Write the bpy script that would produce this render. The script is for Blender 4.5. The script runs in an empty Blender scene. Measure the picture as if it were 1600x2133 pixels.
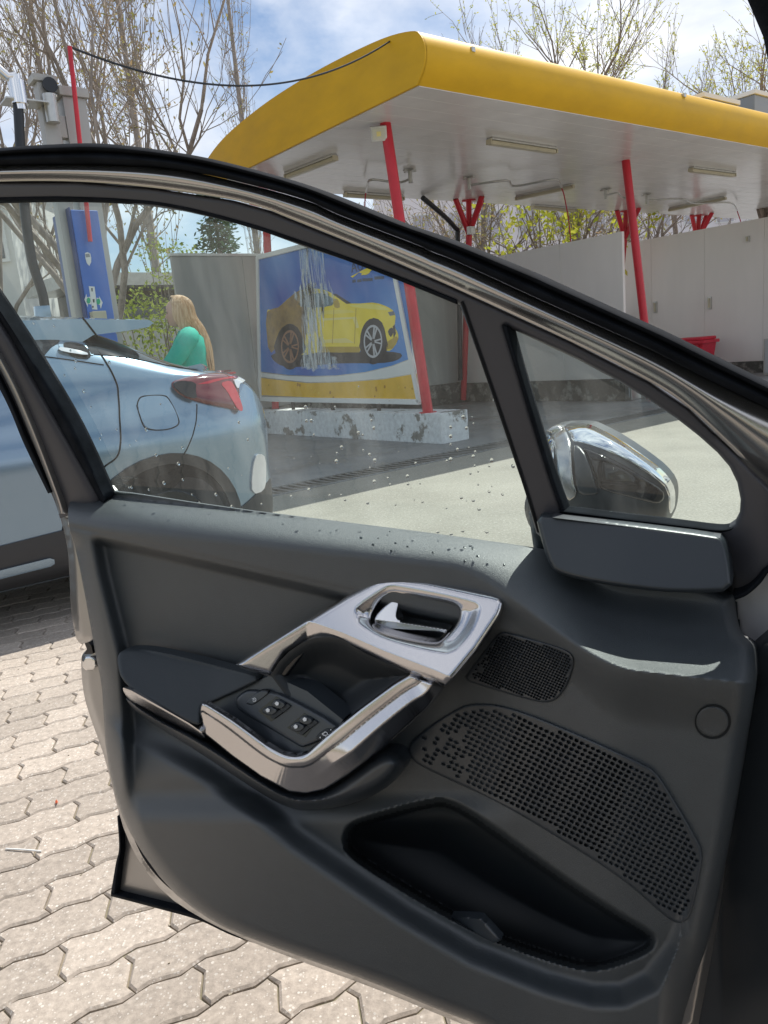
import bpy, bmesh, math, random
import numpy as np
from math import sin, cos, radians, pi, atan2, sqrt
from mathutils import Vector, Matrix

scene = bpy.context.scene
COL = scene.collection
random.seed(7)
rng = np.random.default_rng(7)

# ------------------------------------------------------------------ camera
CAM_H, PITCH, ROLL = 1.2, radians(12.0), radians(5.1)
FPX, CX, CY = 1600.0, 800.0, 1066.5          # focal length / centre in photo pixels
C0 = np.array([0, 0, CAM_H])
FW = np.array([0, cos(PITCH), -sin(PITCH)])
_up0 = np.array([0, sin(PITCH), cos(PITCH)]); _rt0 = np.array([1.0, 0, 0])
RT = _rt0 * cos(ROLL) - _up0 * sin(ROLL)
UP = _up0 * cos(ROLL) + _rt0 * sin(ROLL)
cam_d = bpy.data.cameras.new("camera"); cam = bpy.data.objects.new("camera", cam_d)
COL.objects.link(cam); scene.camera = cam
cam.matrix_world = Matrix(((RT[0], UP[0], -FW[0], 0), (RT[1], UP[1], -FW[1], 0), (RT[2], UP[2], -FW[2], CAM_H), (0, 0, 0, 1)))
cam_d.sensor_fit = 'HORIZONTAL'; cam_d.sensor_width = 36.0; cam_d.lens = 36.0
cam_d.clip_start = 0.02; cam_d.clip_end = 2000.0

# ------------------------------------------------------------------ light
SUN_EL, SUN_AZ = radians(55.5), radians(35.5)   # azimuth clockwise from +Y
scene.view_settings.view_transform = 'Standard'
try: scene.view_settings.look = 'None'
except Exception: pass
scene.view_settings.exposure = 0.42
scene.view_settings.gamma = 1.0
scene.view_settings.use_curve_mapping = False
SKY_STRENGTH, SUN_STRENGTH = 0.092, 4.2
world = bpy.data.worlds.new("World"); scene.world = world
world.use_nodes = True
wn = world.node_tree; wn.nodes.clear(); wl = wn.links
w_out = wn.nodes.new('ShaderNodeOutputWorld'); w_bg = wn.nodes.new('ShaderNodeBackground')
w_sky = wn.nodes.new('ShaderNodeTexSky'); w_sky.sky_type = 'NISHITA'; w_sky.sun_disc = False
w_sky.sun_elevation = SUN_EL; w_sky.sun_rotation = SUN_AZ
w_sky.air_density = 1.0; w_sky.dust_density = 0.6; w_sky.ozone_density = 1.3
w_tc = wn.nodes.new('ShaderNodeTexCoord')
w_map = wn.nodes.new('ShaderNodeMapping'); w_map.inputs['Scale'].default_value = (1, 1, 2.1)
w_map.inputs['Location'].default_value = (0.35, 0.1, 0.0)
w_n = wn.nodes.new('ShaderNodeTexNoise'); w_n.inputs['Scale'].default_value = 2.6
w_n.inputs['Detail'].default_value = 9; w_n.inputs['Roughness'].default_value = 0.56
w_n.inputs['Distortion'].default_value = 0.25
w_r = wn.nodes.new('ShaderNodeValToRGB')
w_r.color_ramp.elements[0].position = 0.37; w_r.color_ramp.elements[1].position = 0.64
w_n2 = wn.nodes.new('ShaderNodeTexNoise'); w_n2.inputs['Scale'].default_value = 6.0; w_n2.inputs['Detail'].default_value = 5
w_cr = wn.nodes.new('ShaderNodeValToRGB')
w_cr.color_ramp.elements[0].position = 0.3; w_cr.color_ramp.elements[0].color = (6.8, 7.1, 7.8, 1)
w_cr.color_ramp.elements[1].position = 0.72; w_cr.color_ramp.elements[1].color = (11.0, 11.1, 11.3, 1)
w_mix = wn.nodes.new('ShaderNodeMixRGB')
wl.new(w_tc.outputs['Generated'], w_map.inputs['Vector'])
wl.new(w_map.outputs['Vector'], w_n.inputs['Vector']); wl.new(w_map.outputs['Vector'], w_n2.inputs['Vector'])
wl.new(w_n.outputs['Fac'], w_r.inputs['Fac']); wl.new(w_n2.outputs['Fac'], w_cr.inputs['Fac'])
wl.new(w_r.outputs['Color'], w_mix.inputs['Fac'])
wl.new(w_sky.outputs['Color'], w_mix.inputs['Color1']); wl.new(w_cr.outputs['Color'], w_mix.inputs['Color2'])
wl.new(w_mix.outputs['Color'], w_bg.inputs['Color'])
w_bg.inputs['Strength'].default_value = SKY_STRENGTH
wl.new(w_bg.outputs['Background'], w_out.inputs['Surface'])
sun_d = bpy.data.lights.new("sun", 'SUN'); sun_d.energy = SUN_STRENGTH; sun_d.angle = radians(0.53)
sun_d.color = (1.0, 0.95, 0.87)
sun = bpy.data.objects.new("sun", sun_d); COL.objects.link(sun); sun.location = (10, 14, 30)
_s = Vector((sin(SUN_AZ) * cos(SUN_EL), cos(SUN_AZ) * cos(SUN_EL), sin(SUN_EL)))
sun.rotation_euler = _s.to_track_quat('Z', 'Y').to_euler()

# ------------------------------------------------------------------ place geometry helpers
def ray(x, y): return FW + RT * ((x - CX) / FPX) - UP * ((y - CY) / FPX)
_a = radians(52.5)
U = np.array([sin(_a), cos(_a), 0.0]); V = np.array([-cos(_a), sin(_a), 0.0]); Z = np.array([0, 0, 1.0])
def W(u, v, z=0.0): return U * u + V * v + Z * z
def on_z(x, y, z=0.0):
    d = ray(x, y); return C0 + d * ((z - C0[2]) / d[2])
def on_u(x, y, u):
    d = ray(x, y); return C0 + d * (u / (d @ U))
def on_v(x, y, v):
    d = ray(x, y); return C0 + d * (v / (d @ V))
def on_d(x, y, dist):
    d = ray(x, y); return C0 + d * (dist / d[1])
def proj(p):
    q = np.asarray(p, float) - C0; w = q @ FW
    return CX + FPX * (q @ RT) / w, CY - FPX * (q @ UP) / w

# door frame: s along the door from its rear edge to the hinge, n towards the driver, z up
_A = radians(118.0); SD = np.array([sin(_A), cos(_A), 0.0]); ND = np.array([-SD[1], SD[0], 0.0])
if ND[1] > 0: ND = -ND
_d0 = ray(150, 1030); _p = C0 + _d0 * (1.2 / _d0[1]); P0 = np.array([_p[0], _p[1], 0.0])
def D2W(s, n, z): return P0 + SD * s + ND * n + Z * z
KL = 0.25                                    # tumblehome of the window frame
def door_pts(x, y, n=0.0, k=0.0, zb=1.0):
    """photo positions -> points on the door surface standing n in front of the door plane"""
    x = np.atleast_1d(np.asarray(x, float)); y = np.atleast_1d(np.asarray(y, float))
    n = np.broadcast_to(np.asarray(n, float), x.shape)
    d = FW[None] + RT[None] * ((x - CX) / FPX)[:, None] - UP[None] * ((y - CY) / FPX)[:, None]
    q = C0 - P0
    t = (n + k * (C0[2] - zb) - q @ ND) / (d @ ND - k * d[:, 2])
    return C0[None] + d * t[:, None]
def door_pt(x, y, n=0.0, k=0.0): return door_pts([x], [y], n, k)[0]

# ------------------------------------------------------------------ mesh helpers
LOC = {}
def tag(o, label=None, cat=None, group=None, kind=None):
    if label: o['label'] = label
    if cat: o['category'] = cat
    if group: o['group'] = group
    if kind: o['kind'] = kind
    return o
def thing(name, loc, label, cat, group=None):
    o = bpy.data.objects.new(name, None); COL.objects.link(o)
    o.empty_display_size = 0.2; o.location = Vector(loc); LOC[o] = np.array(loc, float)
    return tag(o, label, cat, group)
def mk(name, VF, mat, parent=None, smooth=None, kind=None, mats=None, midx=None):
    vs, fs = VF
    vs = np.asarray(vs, float).reshape(-1, 3)
    if parent is not None: off = LOC[parent]
    else:
        off = vs.mean(0).copy(); off[2] = vs[:, 2].min()
    me = bpy.data.meshes.new(name)
    me.from_pydata((vs - off).tolist(), [], [tuple(int(i) for i in f) for f in fs])
    for m in (mats or [mat]): me.materials.append(m)
    if midx is not None: me.polygons.foreach_set('material_index', np.asarray(midx, dtype=np.int32))
    if smooth is not None:
        me.polygons.foreach_set('use_smooth', np.ones(len(me.polygons), dtype=bool))
        if smooth < 180: me.set_sharp_from_angle(angle=radians(smooth))
    me.update()
    o = bpy.data.objects.new(name, me); COL.objects.link(o)
    if parent is not None: o.parent = parent; LOC[o] = off
    else: o.location = Vector(off); LOC[o] = off
    if kind: o['kind'] = kind
    return o
def join(*items):
    V_, F_, k = [], [], 0
    for vs, fs in items:
        vs = np.asarray(vs, float).reshape(-1, 3)
        V_.append(vs); F_ += [tuple(int(i) + k for i in f) for f in fs]; k += len(vs)
    return np.concatenate(V_), F_
BOXF = [(0, 3, 2, 1), (4, 5, 6, 7), (0, 1, 5, 4), (1, 2, 6, 5), (2, 3, 7, 6), (3, 0, 4, 7)]
def obox(c, ax, ay, az, sx, sy, sz):
    """box centred at c with axes and full sizes"""
    c = np.asarray(c, float); ax, ay, az = [np.asarray(a, float) for a in (ax, ay, az)]
    vs = [c + ax * sx * i / 2 + ay * sy * j / 2 + az * sz * k / 2 for k in (-1, 1) for (i, j) in ((-1, -1), (1, -1), (1, 1), (-1, 1))]
    return np.array(vs), BOXF
def ubox(u0, u1, v0, v1, z0, z1, bev=0.0):
    r = obox(W((u0 + u1) / 2, (v0 + v1) / 2, (z0 + z1) / 2), U, V, Z, u1 - u0, v1 - v0, z1 - z0)
    return bevel(r, bev) if bev else r
def bevel(VF, w, seg=2):
    bm = bmesh.new(); vs, fs = VF
    bv = [bm.verts.new(Vector(v)) for v in vs]
    for f in fs: bm.faces.new([bv[i] for i in f])
    bm.normal_update()
    bmesh.ops.bevel(bm, geom=bm.edges[:], offset=w, segments=seg, profile=0.7, affect='EDGES', clamp_overlap=True)
    bm.verts.index_update()
    r = (np.array([v.co[:] for v in bm.verts]), [tuple(v.index for v in f.verts) for f in bm.faces])
    bm.free(); return r
def frame_for(d):
    d = d / (np.linalg.norm(d) + 1e-12)
    a = np.array([0, 0, 1.0]) if abs(d[2]) < 0.9 else np.array([1.0, 0, 0])
    x = np.cross(a, d); x /= np.linalg.norm(x); return x, np.cross(d, x)
def tube(pts, r, n=8, cap=True):
    pts = np.asarray(pts, float); m = len(pts)
    r = np.broadcast_to(np.asarray(r, float), (m,))
    vs, fs = [], []
    tang = np.gradient(pts, axis=0) if m > 2 else np.repeat((pts[1] - pts[0])[None], m, 0)
    x, y = frame_for(tang[0])
    for i in range(m):
        t = tang[i] / (np.linalg.norm(tang[i]) + 1e-12)
        x = x - t * (x @ t); x /= np.linalg.norm(x) + 1e-12; y = np.cross(t, x)
        for j in range(n):
            a = 2 * pi * j / n; vs.append(pts[i] + (x * cos(a) + y * sin(a)) * r[i])
    for i in range(m - 1):
        for j in range(n):
            k = (j + 1) % n; fs.append((i * n + j, i * n + k, (i + 1) * n + k, (i + 1) * n + j))
    if cap:
        fs.append(tuple(range(n - 1, -1, -1))); fs.append(tuple(range((m - 1) * n, m * n)))
    return np.array(vs), fs
def loft(secs, closed=True, caps=True):
    secs = [np.asarray(s, float) for s in secs]; n = len(secs[0]); vs = np.concatenate(secs); fs = []
    for i in range(len(secs) - 1):
        for j in range(n if closed else n - 1):
            k = (j + 1) % n; fs.append((i * n + j, i * n + k, (i + 1) * n + k, (i + 1) * n + j))
    if caps:
        fs.append(tuple(range(n - 1, -1, -1))); fs.append(tuple(range((len(secs) - 1) * n, len(secs) * n)))
    return vs, fs
def prism(poly, ext):
    """closed polygon (3-D points) extruded by vector ext"""
    p = np.asarray(poly, float); n = len(p); vs = np.concatenate([p, p + np.asarray(ext, float)])
    fs = [tuple(range(n)), tuple(range(2 * n - 1, n - 1, -1))] + [(i, i + n, (i + 1) % n + n, (i + 1) % n) for i in range(n)]
    return vs, fs
def crom(P, n=8, closed=False):
    P = np.asarray(P, float); m = len(P); out = []
    rngi = range(m if closed else m - 1)
    for i in rngi:
        if closed: p0, p1, p2, p3 = P[(i - 1) % m], P[i], P[(i + 1) % m], P[(i + 2) % m]
        else: p0, p1, p2, p3 = P[max(i - 1, 0)], P[i], P[i + 1], P[min(i + 2, m - 1)]
        for t in np.arange(n) / n:
            out.append(0.5 * ((2 * p1) + (-p0 + p2) * t + (2 * p0 - 5 * p1 + 4 * p2 - p3) * t * t + (-p0 + 3 * p1 - 3 * p2 + p3) * t ** 3))
    if not closed: out.append(P[-1])
    return np.array(out)
def chaikin(P, it=2):
    P = np.asarray(P, float)
    for _ in range(it):
        Q = np.roll(P, -1, 0); P = np.stack([P * 0.75 + Q * 0.25, P * 0.25 + Q * 0.75], 1).reshape(-1, P.shape[1])
    return P
def interp(x, tab):
    t = np.asarray(tab, float); return np.interp(x, t[:, 0], t[:, 1])
def sm(a, b, x):
    t = np.clip((np.asarray(x, float) - a) / (b - a), 0, 1); return t * t * (3 - 2 * t)
def sdpoly(P, poly, want_near=False):
    """signed distance (negative inside) of points to a polygon"""
    P = np.asarray(P, float); A = np.asarray(poly, float); B = np.roll(A, -1, 0)
    best = np.full(len(P), 1e18); near = np.zeros_like(P) if want_near else None; inside = np.zeros(len(P), bool)
    for a, b in zip(A, B):
        e = b - a; L = e @ e
        if L < 1e-12: continue
        t = np.clip(((P - a) @ e) / L, 0, 1); q = a + t[:, None] * e
        d = ((P - q) ** 2).sum(1); m = d < best
        best = np.where(m, d, best)
        if want_near: near[m] = q[m]
        c = ((a[1] > P[:, 1]) != (b[1] > P[:, 1]))
        with np.errstate(divide='ignore', invalid='ignore'):
            xi = (b[0] - a[0]) * (P[:, 1] - a[1]) / (b[1] - a[1]) + a[0]
        inside ^= c & (P[:, 0] < xi)
    d = np.sqrt(best); d = np.where(inside, -d, d)
    return (d, near) if want_near else d
def grid_clip(poly, step, holes=()):
    """grid mesh of a polygon with its border vertices snapped on to the outline -> points, quads, sd"""
    poly = np.asarray(poly, float); lo = poly.min(0) - step; hi = poly.max(0) + step
    nx = int((hi[0] - lo[0]) / step) + 2; ny = int((hi[1] - lo[1]) / step) + 2
    gx = lo[0] + np.arange(nx) * step; gy = lo[1] + np.arange(ny) * step
    X, Y = np.meshgrid(gx, gy); P = np.stack([X.ravel(), Y.ravel()], 1)
    Cn = P.reshape(ny, nx, 2)[:-1, :-1].reshape(-1, 2) + step / 2
    def sd_all(Q, near=False):
        d, nr = sdpoly(Q, poly, True)
        for h in holes:
            dh, nh = sdpoly(Q, h, True); m = -dh > d
            # nearest border for points close to the hole
            closer = np.abs(dh) < np.abs(d)
            nr[closer] = nh[closer]; d = np.where(m, -dh, d)
        return d, nr
    dc, _ = sd_all(Cn); keep = dc < 0
    idx = np.arange(nx * ny).reshape(ny, nx)
    Q = np.stack([idx[:-1, :-1], idx[:-1, 1:], idx[1:, 1:], idx[1:, :-1]], -1).reshape(-1, 4)[keep]
    cnt = np.zeros(nx * ny, int); np.add.at(cnt, Q.ravel(), 1)
    used = np.where(cnt > 0)[0]; remap = -np.ones(nx * ny, int); remap[used] = np.arange(len(used))
    P = P[used]; Q = remap[Q]; border = cnt[used] < 4
    db, nb = sd_all(P[border]); P[border] = nb
    nxt = {}; prv = {}
    for a, b in border_edges(Q): nxt[a] = b; prv[b] = a
    ids = np.array([i for i in nxt if i in prv and border[i]]); na = np.array([nxt[i] for i in ids]); pa = np.array([prv[i] for i in ids])
    corner = np.zeros(len(ids), bool)
    for _ in range(4):                                   # even the spacing of the border points along the outline
        P[ids] = 0.5 * P[ids] + 0.25 * P[na] + 0.25 * P[pa]; P[ids] = sd_all(P[ids])[1]
    sd = np.zeros(len(P)); ii = ~border
    if ii.any(): sd[ii] = np.minimum(sd_all(P[ii])[0], 0)
    return P, Q, sd
def border_edges(Q):
    E = {}
    for q in Q:
        for i in range(4):
            a, b = int(q[i]), int(q[(i + 1) % 4])
            if (b, a) in E: del E[(b, a)]
            else: E[(a, b)] = 1
    return list(E)
def relief(name, poly, nf, mat, parent, step=4.0, holes=(), bev=(0, 0), skirt=0.01, k=0.0, ch=2, mats=None, mf=None, smooth=50, kind=None):
    """a moulded piece of the door: outline as seen in the photo, nf(x, y, sd) = how far it stands out (m)"""
    pl = chaikin(poly, ch) if ch else np.asarray(poly, float)
    hl = [chaikin(h, ch) if ch else np.asarray(h, float) for h in holes]
    P, Q, sd = grid_clip(pl, step, hl)
    n = nf(P[:, 0], P[:, 1], sd) if callable(nf) else np.full(len(P), float(nf))
    if bev[0]:
        t = np.clip(1 + sd / bev[0], 0, 1); n = n - bev[1] * (1 - np.sqrt(np.clip(1 - t * t, 0, 1)))
    vs = door_pts(P[:, 0], P[:, 1], n, k); fs = [tuple(q[::-1]) for q in Q.tolist()]
    midx = None
    if mf is not None:
        cen = P[Q].mean(1); midx = list(mf(cen[:, 0], cen[:, 1]).astype(int))
    if skirt:
        be = border_edges(Q); m = len(vs); bv = sorted({i for e in be for i in e}); mp = {b: m + i for i, b in enumerate(bv)}
        vs = np.concatenate([vs, vs[bv] - ND[None] * skirt])
        for a, b in be: fs.append((a, b, mp[b], mp[a]))
        if midx is not None: midx += [0] * len(be)
    return mk(name, (vs, fs), mat, parent, smooth=smooth, mats=mats, midx=midx, kind=kind)
def resample(P, m):
    P = crom(P, 10); s = np.r_[0, np.cumsum(np.linalg.norm(np.diff(P, axis=0), axis=1))]
    t = np.linspace(0, s[-1], m); return np.stack([np.interp(t, s, P[:, i]) for i in range(P.shape[1])], 1)
def band(name, A, B, prof, mat, parent, m=160, c=12, k=KL, back=0.02, byx=True, smooth=60):
    """strip between two outline curves with a moulded cross-section prof(t)"""
    if byx:
        A = crom(A, 10); B = crom(B, 10); xs = np.linspace(max(A[0, 0], B[0, 0]), min(A[-1, 0], B[-1, 0]), m)
        A = np.stack([xs, np.interp(xs, A[:, 0], A[:, 1])], 1); B = np.stack([xs, np.interp(xs, B[:, 0], B[:, 1])], 1)
    else: A = resample(A, m); B = resample(B, m)
    ts = np.linspace(0, 1, c); secs = []
    for t in ts:
        q = A * (1 - t) + B * t; secs.append(door_pts(q[:, 0], q[:, 1], prof(t), k))
    front = np.array(secs)                                   # c,m,3
    bk = front[[-1, 0]] - ND * back
    ring = np.concatenate([front, bk], 0).transpose(1, 0, 2)  # m, c+2, 3
    return mk(name, loft(list(ring)), mat, parent, smooth=smooth)

# ------------------------------------------------------------------ materials
class NT:
    def __init__(s, name):
        s.m = bpy.data.materials.new(name); s.m.use_nodes = True; s.t = s.m.node_tree; s.t.nodes.clear()
        s.out = s.n('OutputMaterial')
    def n(s, typ, **kw):
        nd = s.t.nodes.new('ShaderNode' + typ)
        for k, v in kw.items():
            if k in nd.inputs: nd.inputs[k].default_value = v
            else: setattr(nd, k, v)
        return nd
    def l(s, a, b): s.t.links.new(a, b)
def c4(c): return (c[0], c[1], c[2], 1.0)
def mat(name, col, rough=0.5, metal=0.0, var=0.0, vscale=6.0, bump=0.0, bscale=200.0, bdist=0.001, col2=None, spec=0.5, coat=0.0, rvar=0.0, stretch=None, detail=4.0, emit=None, sheen=0.0, coatr=0.05, rnd=0.0):
    t = NT(name); b = t.n('BsdfPrincipled', Roughness=rough, Metallic=metal)
    b.inputs['Base Color'].default_value = c4(col); b.inputs['Specular IOR Level'].default_value = spec
    if coat: b.inputs['Coat Weight'].default_value = coat; b.inputs['Coat Roughness'].default_value = coatr
    if sheen: b.inputs['Sheen Weight'].default_value = sheen; b.inputs['Sheen Roughness'].default_value = 0.45
    if emit: b.inputs['Emission Color'].default_value = c4(emit[0]); b.inputs['Emission Strength'].default_value = emit[1]
    tc = t.n('TexCoord'); src = tc.outputs['Object']
    if stretch:
        mp = t.n('Mapping'); mp.inputs['Scale'].default_value = stretch; t.l(src, mp.inputs['Vector']); src = mp.outputs['Vector']
    if var or col2:
        nz = t.n('TexNoise', Scale=vscale, Detail=detail, Roughness=0.6); t.l(src, nz.inputs['Vector'])
        rp = t.n('ValToRGB'); rp.color_ramp.elements[0].position = 0.32; rp.color_ramp.elements[1].position = 0.68
        c2 = col2 or tuple(min(1, c * (1 + var)) for c in col)
        c1 = col if col2 else tuple(c * (1 - var) for c in col)
        rp.color_ramp.elements[0].color = c4(c1); rp.color_ramp.elements[1].color = c4(c2)
        t.l(nz.outputs['Fac'], rp.inputs['Fac']); t.l(rp.outputs['Color'], b.inputs['Base Color'])
        if rvar:
            mr = t.n('MapRange'); mr.inputs['To Min'].default_value = max(0.02, rough - rvar); mr.inputs['To Max'].default_value = min(1, rough + rvar)
            t.l(nz.outputs['Fac'], mr.inputs['Value']); t.l(mr.outputs['Result'], b.inputs['Roughness'])
    if bump:
        nb = t.n('TexNoise', Scale=bscale, Detail=3.0, Roughness=0.6); t.l(src, nb.inputs['Vector'])
        bp = t.n('Bump', Strength=bump, Distance=bdist); t.l(nb.outputs['Fac'], bp.inputs['Height']); t.l(bp.outputs['Normal'], b.inputs['Normal'])
    t.l(b.outputs['BSDF'], t.out.inputs['Surface']); return t.m
def mask_mat(name, cols, scales, thr=(0.5, 0.58), rough=0.85, bump=0.3, bscale=60.0, bdist=0.01, stretch=None):
    """two-colour patchy surface (flaking paint, stains) with fine grain"""
    t = NT(name); b = t.n('BsdfPrincipled', Roughness=rough); tc = t.n('TexCoord'); src = tc.outputs['Object']
    if stretch:
        mp = t.n('Mapping'); mp.inputs['Scale'].default_value = stretch; t.l(src, mp.inputs['Vector']); src = mp.outputs['Vector']
    n1 = t.n('TexNoise', Scale=scales[0], Detail=6.0, Roughness=0.65); n2 = t.n('TexNoise', Scale=scales[1], Detail=5.0, Roughness=0.6)
    t.l(src, n1.inputs['Vector']); t.l(src, n2.inputs['Vector'])
    r = t.n('ValToRGB'); r.color_ramp.elements[0].position = thr[0]; r.color_ramp.elements[1].position = thr[1]; t.l(n1.outputs['Fac'], r.inputs['Fac'])
    def two(a, f):
        q = t.n('ValToRGB'); q.color_ramp.elements[0].position = 0.35; q.color_ramp.elements[1].position = 0.65
        q.color_ramp.elements[0].color = c4([x * (1 - f) for x in a]); q.color_ramp.elements[1].color = c4([min(1, x * (1 + f)) for x in a]); t.l(n2.outputs['Fac'], q.inputs['Fac']); return q
    a = two(cols[0], 0.12); c = two(cols[1], 0.25); mx = t.n('MixRGB')
    t.l(r.outputs['Color'], mx.inputs['Fac']); t.l(a.outputs['Color'], mx.inputs['Color1']); t.l(c.outputs['Color'], mx.inputs['Color2'])
    t.l(mx.outputs['Color'], b.inputs['Base Color'])
    nb = t.n('TexNoise', Scale=bscale, Detail=4.0); t.l(src, nb.inputs['Vector']); ad = t.n('Math', operation='ADD'); t.l(nb.outputs['Fac'], ad.inputs[0]); t.l(r.outputs['Color'], ad.inputs[1])
    bp = t.n('Bump', Strength=bump, Distance=bdist); t.l(ad.outputs['Value'], bp.inputs['Height']); t.l(bp.outputs['Normal'], b.inputs['Normal'])
    t.l(b.outputs['BSDF'], t.out.inputs['Surface']); return t.m
def ground_mat(name, base, dark, speck, sp_scale, sp_amt, stain=0.35, rough=0.9, wet=0.0, rnd=False):
    """aggregate concrete: base tone with broad stains, fine grain and pale stone specks"""
    t = NT(name); b = t.n('BsdfPrincipled', Roughness=rough); tc = t.n('TexCoord'); gm = t.n('NewGeometry'); src = gm.outputs['Position']
    n1 = t.n('TexNoise', Scale=0.9, Detail=7.0, Roughness=0.62); n2 = t.n('TexNoise', Scale=55.0, Detail=4.0, Roughness=0.7); vo = t.n('TexVoronoi', Scale=sp_scale)
    nv = t.n('TexNoise', Scale=sp_scale * 0.6, Detail=2.0)
    for q in (n1, n2, vo, nv): t.l(src, q.inputs['Vector'])
    r1 = t.n('ValToRGB'); r1.color_ramp.elements[0].position = 0.35; r1.color_ramp.elements[1].position = 0.62
    r1.color_ramp.elements[0].color = c4(dark); r1.color_ramp.elements[1].color = c4(base); t.l(n1.outputs['Fac'], r1.inputs['Fac'])
    mx0 = t.n('MixRGB', Fac=stain); mx0.inputs['Color1'].default_value = c4(base); t.l(r1.outputs['Color'], mx0.inputs['Color2'])
    gr = t.n('MapRange'); gr.inputs['From Min'].default_value = 0.3; gr.inputs['From Max'].default_value = 0.7; gr.inputs['To Min'].default_value = 0.72; gr.inputs['To Max'].default_value = 1.2
    t.l(n2.outputs['Fac'], gr.inputs['Value'])
    mu = t.n('MixRGB', blend_type='MULTIPLY', Fac=1.0); t.l(mx0.outputs['Color'], mu.inputs['Color1']); t.l(gr.outputs['Result'], mu.inputs['Color2'])
    # only some cells become specks, each a blob of its own size
    lt = t.n('Math', operation='LESS_THAN'); 
    sz = t.n('Math', operation='MULTIPLY'); sep = t.n('SeparateColor'); t.l(vo.outputs['Color'], sep.inputs['Color'])
    pw = t.n('Math', operation='POWER'); pw.inputs[1].default_value = 3.0; t.l(sep.outputs['Red'], pw.inputs[0])
    t.l(pw.outputs['Value'], sz.inputs[0]); sz.inputs[1].default_value = sp_amt; t.l(vo.outputs['Distance'], lt.inputs[0]); t.l(sz.outputs['Value'], lt.inputs[1])
    sc = t.n('MixRGB'); sc.inputs['Color1'].default_value = c4([x * 0.75 for x in speck]); sc.inputs['Color2'].default_value = c4(speck); t.l(sep.outputs['Green'], sc.inputs['Fac'])
    mx = t.n('MixRGB'); t.l(lt.outputs['Value'], mx.inputs['Fac']); t.l(mu.outputs['Color'], mx.inputs['Color1']); t.l(sc.outputs['Color'], mx.inputs['Color2'])
    if rnd:
        oi = t.n('ObjectInfo'); rr = t.n('MapRange'); rr.inputs['To Min'].default_value = 0.82; rr.inputs['To Max'].default_value = 1.12; t.l(oi.outputs['Random'], rr.inputs['Value'])
        m3 = t.n('MixRGB', blend_type='MULTIPLY', Fac=1.0); t.l(mx.outputs['Color'], m3.inputs['Color1']); t.l(rr.outputs['Result'], m3.inputs['Color2']); mx = m3
    t.l(mx.outputs['Color'], b.inputs['Base Color'])
    bp = t.n('Bump', Strength=0.55, Distance=0.003); t.l(n2.outputs['Fac'], bp.inputs['Height']); t.l(bp.outputs['Normal'], b.inputs['Normal'])
    if wet:
        rw = t.n('MapRange'); rw.inputs['From Min'].default_value = 0.42; rw.inputs['From Max'].default_value = 0.55; rw.inputs['To Min'].default_value = rough - wet; rw.inputs['To Max'].default_value = rough
        t.l(n1.outputs['Fac'], rw.inputs['Value']); t.l(rw.outputs['Result'], b.inputs['Roughness'])
    t.l(b.outputs['BSDF'], t.out.inputs['Surface']); return t.m
def glass_mat(name, tint, haze=0.05, refl=1.0, streak=14.0):
    """thin tinted pane: tinted transmission, mirror reflection at the Fresnel rate, a film of dried water"""
    t = NT(name); tr = t.n('BsdfTransparent'); tr.inputs['Color'].default_value = c4(tint)
    gl = t.n('BsdfGlossy', Roughness=0.0); fr = t.n('Fresnel', IOR=1.5)
    tl = t.n('BsdfTranslucent'); tl.inputs['Color'].default_value = (0.9, 0.93, 0.9, 1)
    tc = t.n('TexCoord'); mp = t.n('Mapping'); mp.inputs['Scale'].default_value = (streak, streak, 1.1); t.l(tc.outputs['Object'], mp.inputs['Vector'])
    nz = t.n('TexNoise', Scale=1.0, Detail=4.0, Roughness=0.6); t.l(mp.outputs['Vector'], nz.inputs['Vector'])
    mr = t.n('MapRange'); mr.inputs['From Min'].default_value = 0.46; mr.inputs['From Max'].default_value = 0.66; mr.inputs['To Min'].default_value = haze * 0.35; mr.inputs['To Max'].default_value = haze * 2.2
    t.l(nz.outputs['Fac'], mr.inputs['Value'])
    m1 = t.n('MixShader'); t.l(mr.outputs['Result'], m1.inputs['Fac']); t.l(tr.outputs['BSDF'], m1.inputs[1]); t.l(tl.outputs['BSDF'], m1.inputs[2])
    ml = t.n('Math', operation='MULTIPLY'); ml.inputs[1].default_value = refl; t.l(fr.outputs['Fac'], ml.inputs[0])
    m2 = t.n('MixShader'); t.l(ml.outputs['Value'], m2.inputs['Fac']); t.l(m1.outputs['Shader'], m2.inputs[1]); t.l(gl.outputs['BSDF'], m2.inputs[2])
    t.l(m2.outputs['Shader'], t.out.inputs['Surface']); return t.m
def weave_mat(name, col, rough, metal, scale, bump):
    """metallised plastic with a fine woven relief"""
    t = NT(name); b = t.n('BsdfPrincipled', Roughness=rough, Metallic=metal); b.inputs['Base Color'].default_value = c4(col)
    tc = t.n('TexCoord'); ck = t.n('TexVoronoi', Scale=scale); t.l(tc.outputs['Object'], ck.inputs['Vector'])
    bp = t.n('Bump', Strength=bump, Distance=0.0006); t.l(ck.outputs['Distance'], bp.inputs['Height']); t.l(bp.outputs['Normal'], b.inputs['Normal'])
    t.l(b.outputs['BSDF'], t.out.inputs['Surface']); return t.m

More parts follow.
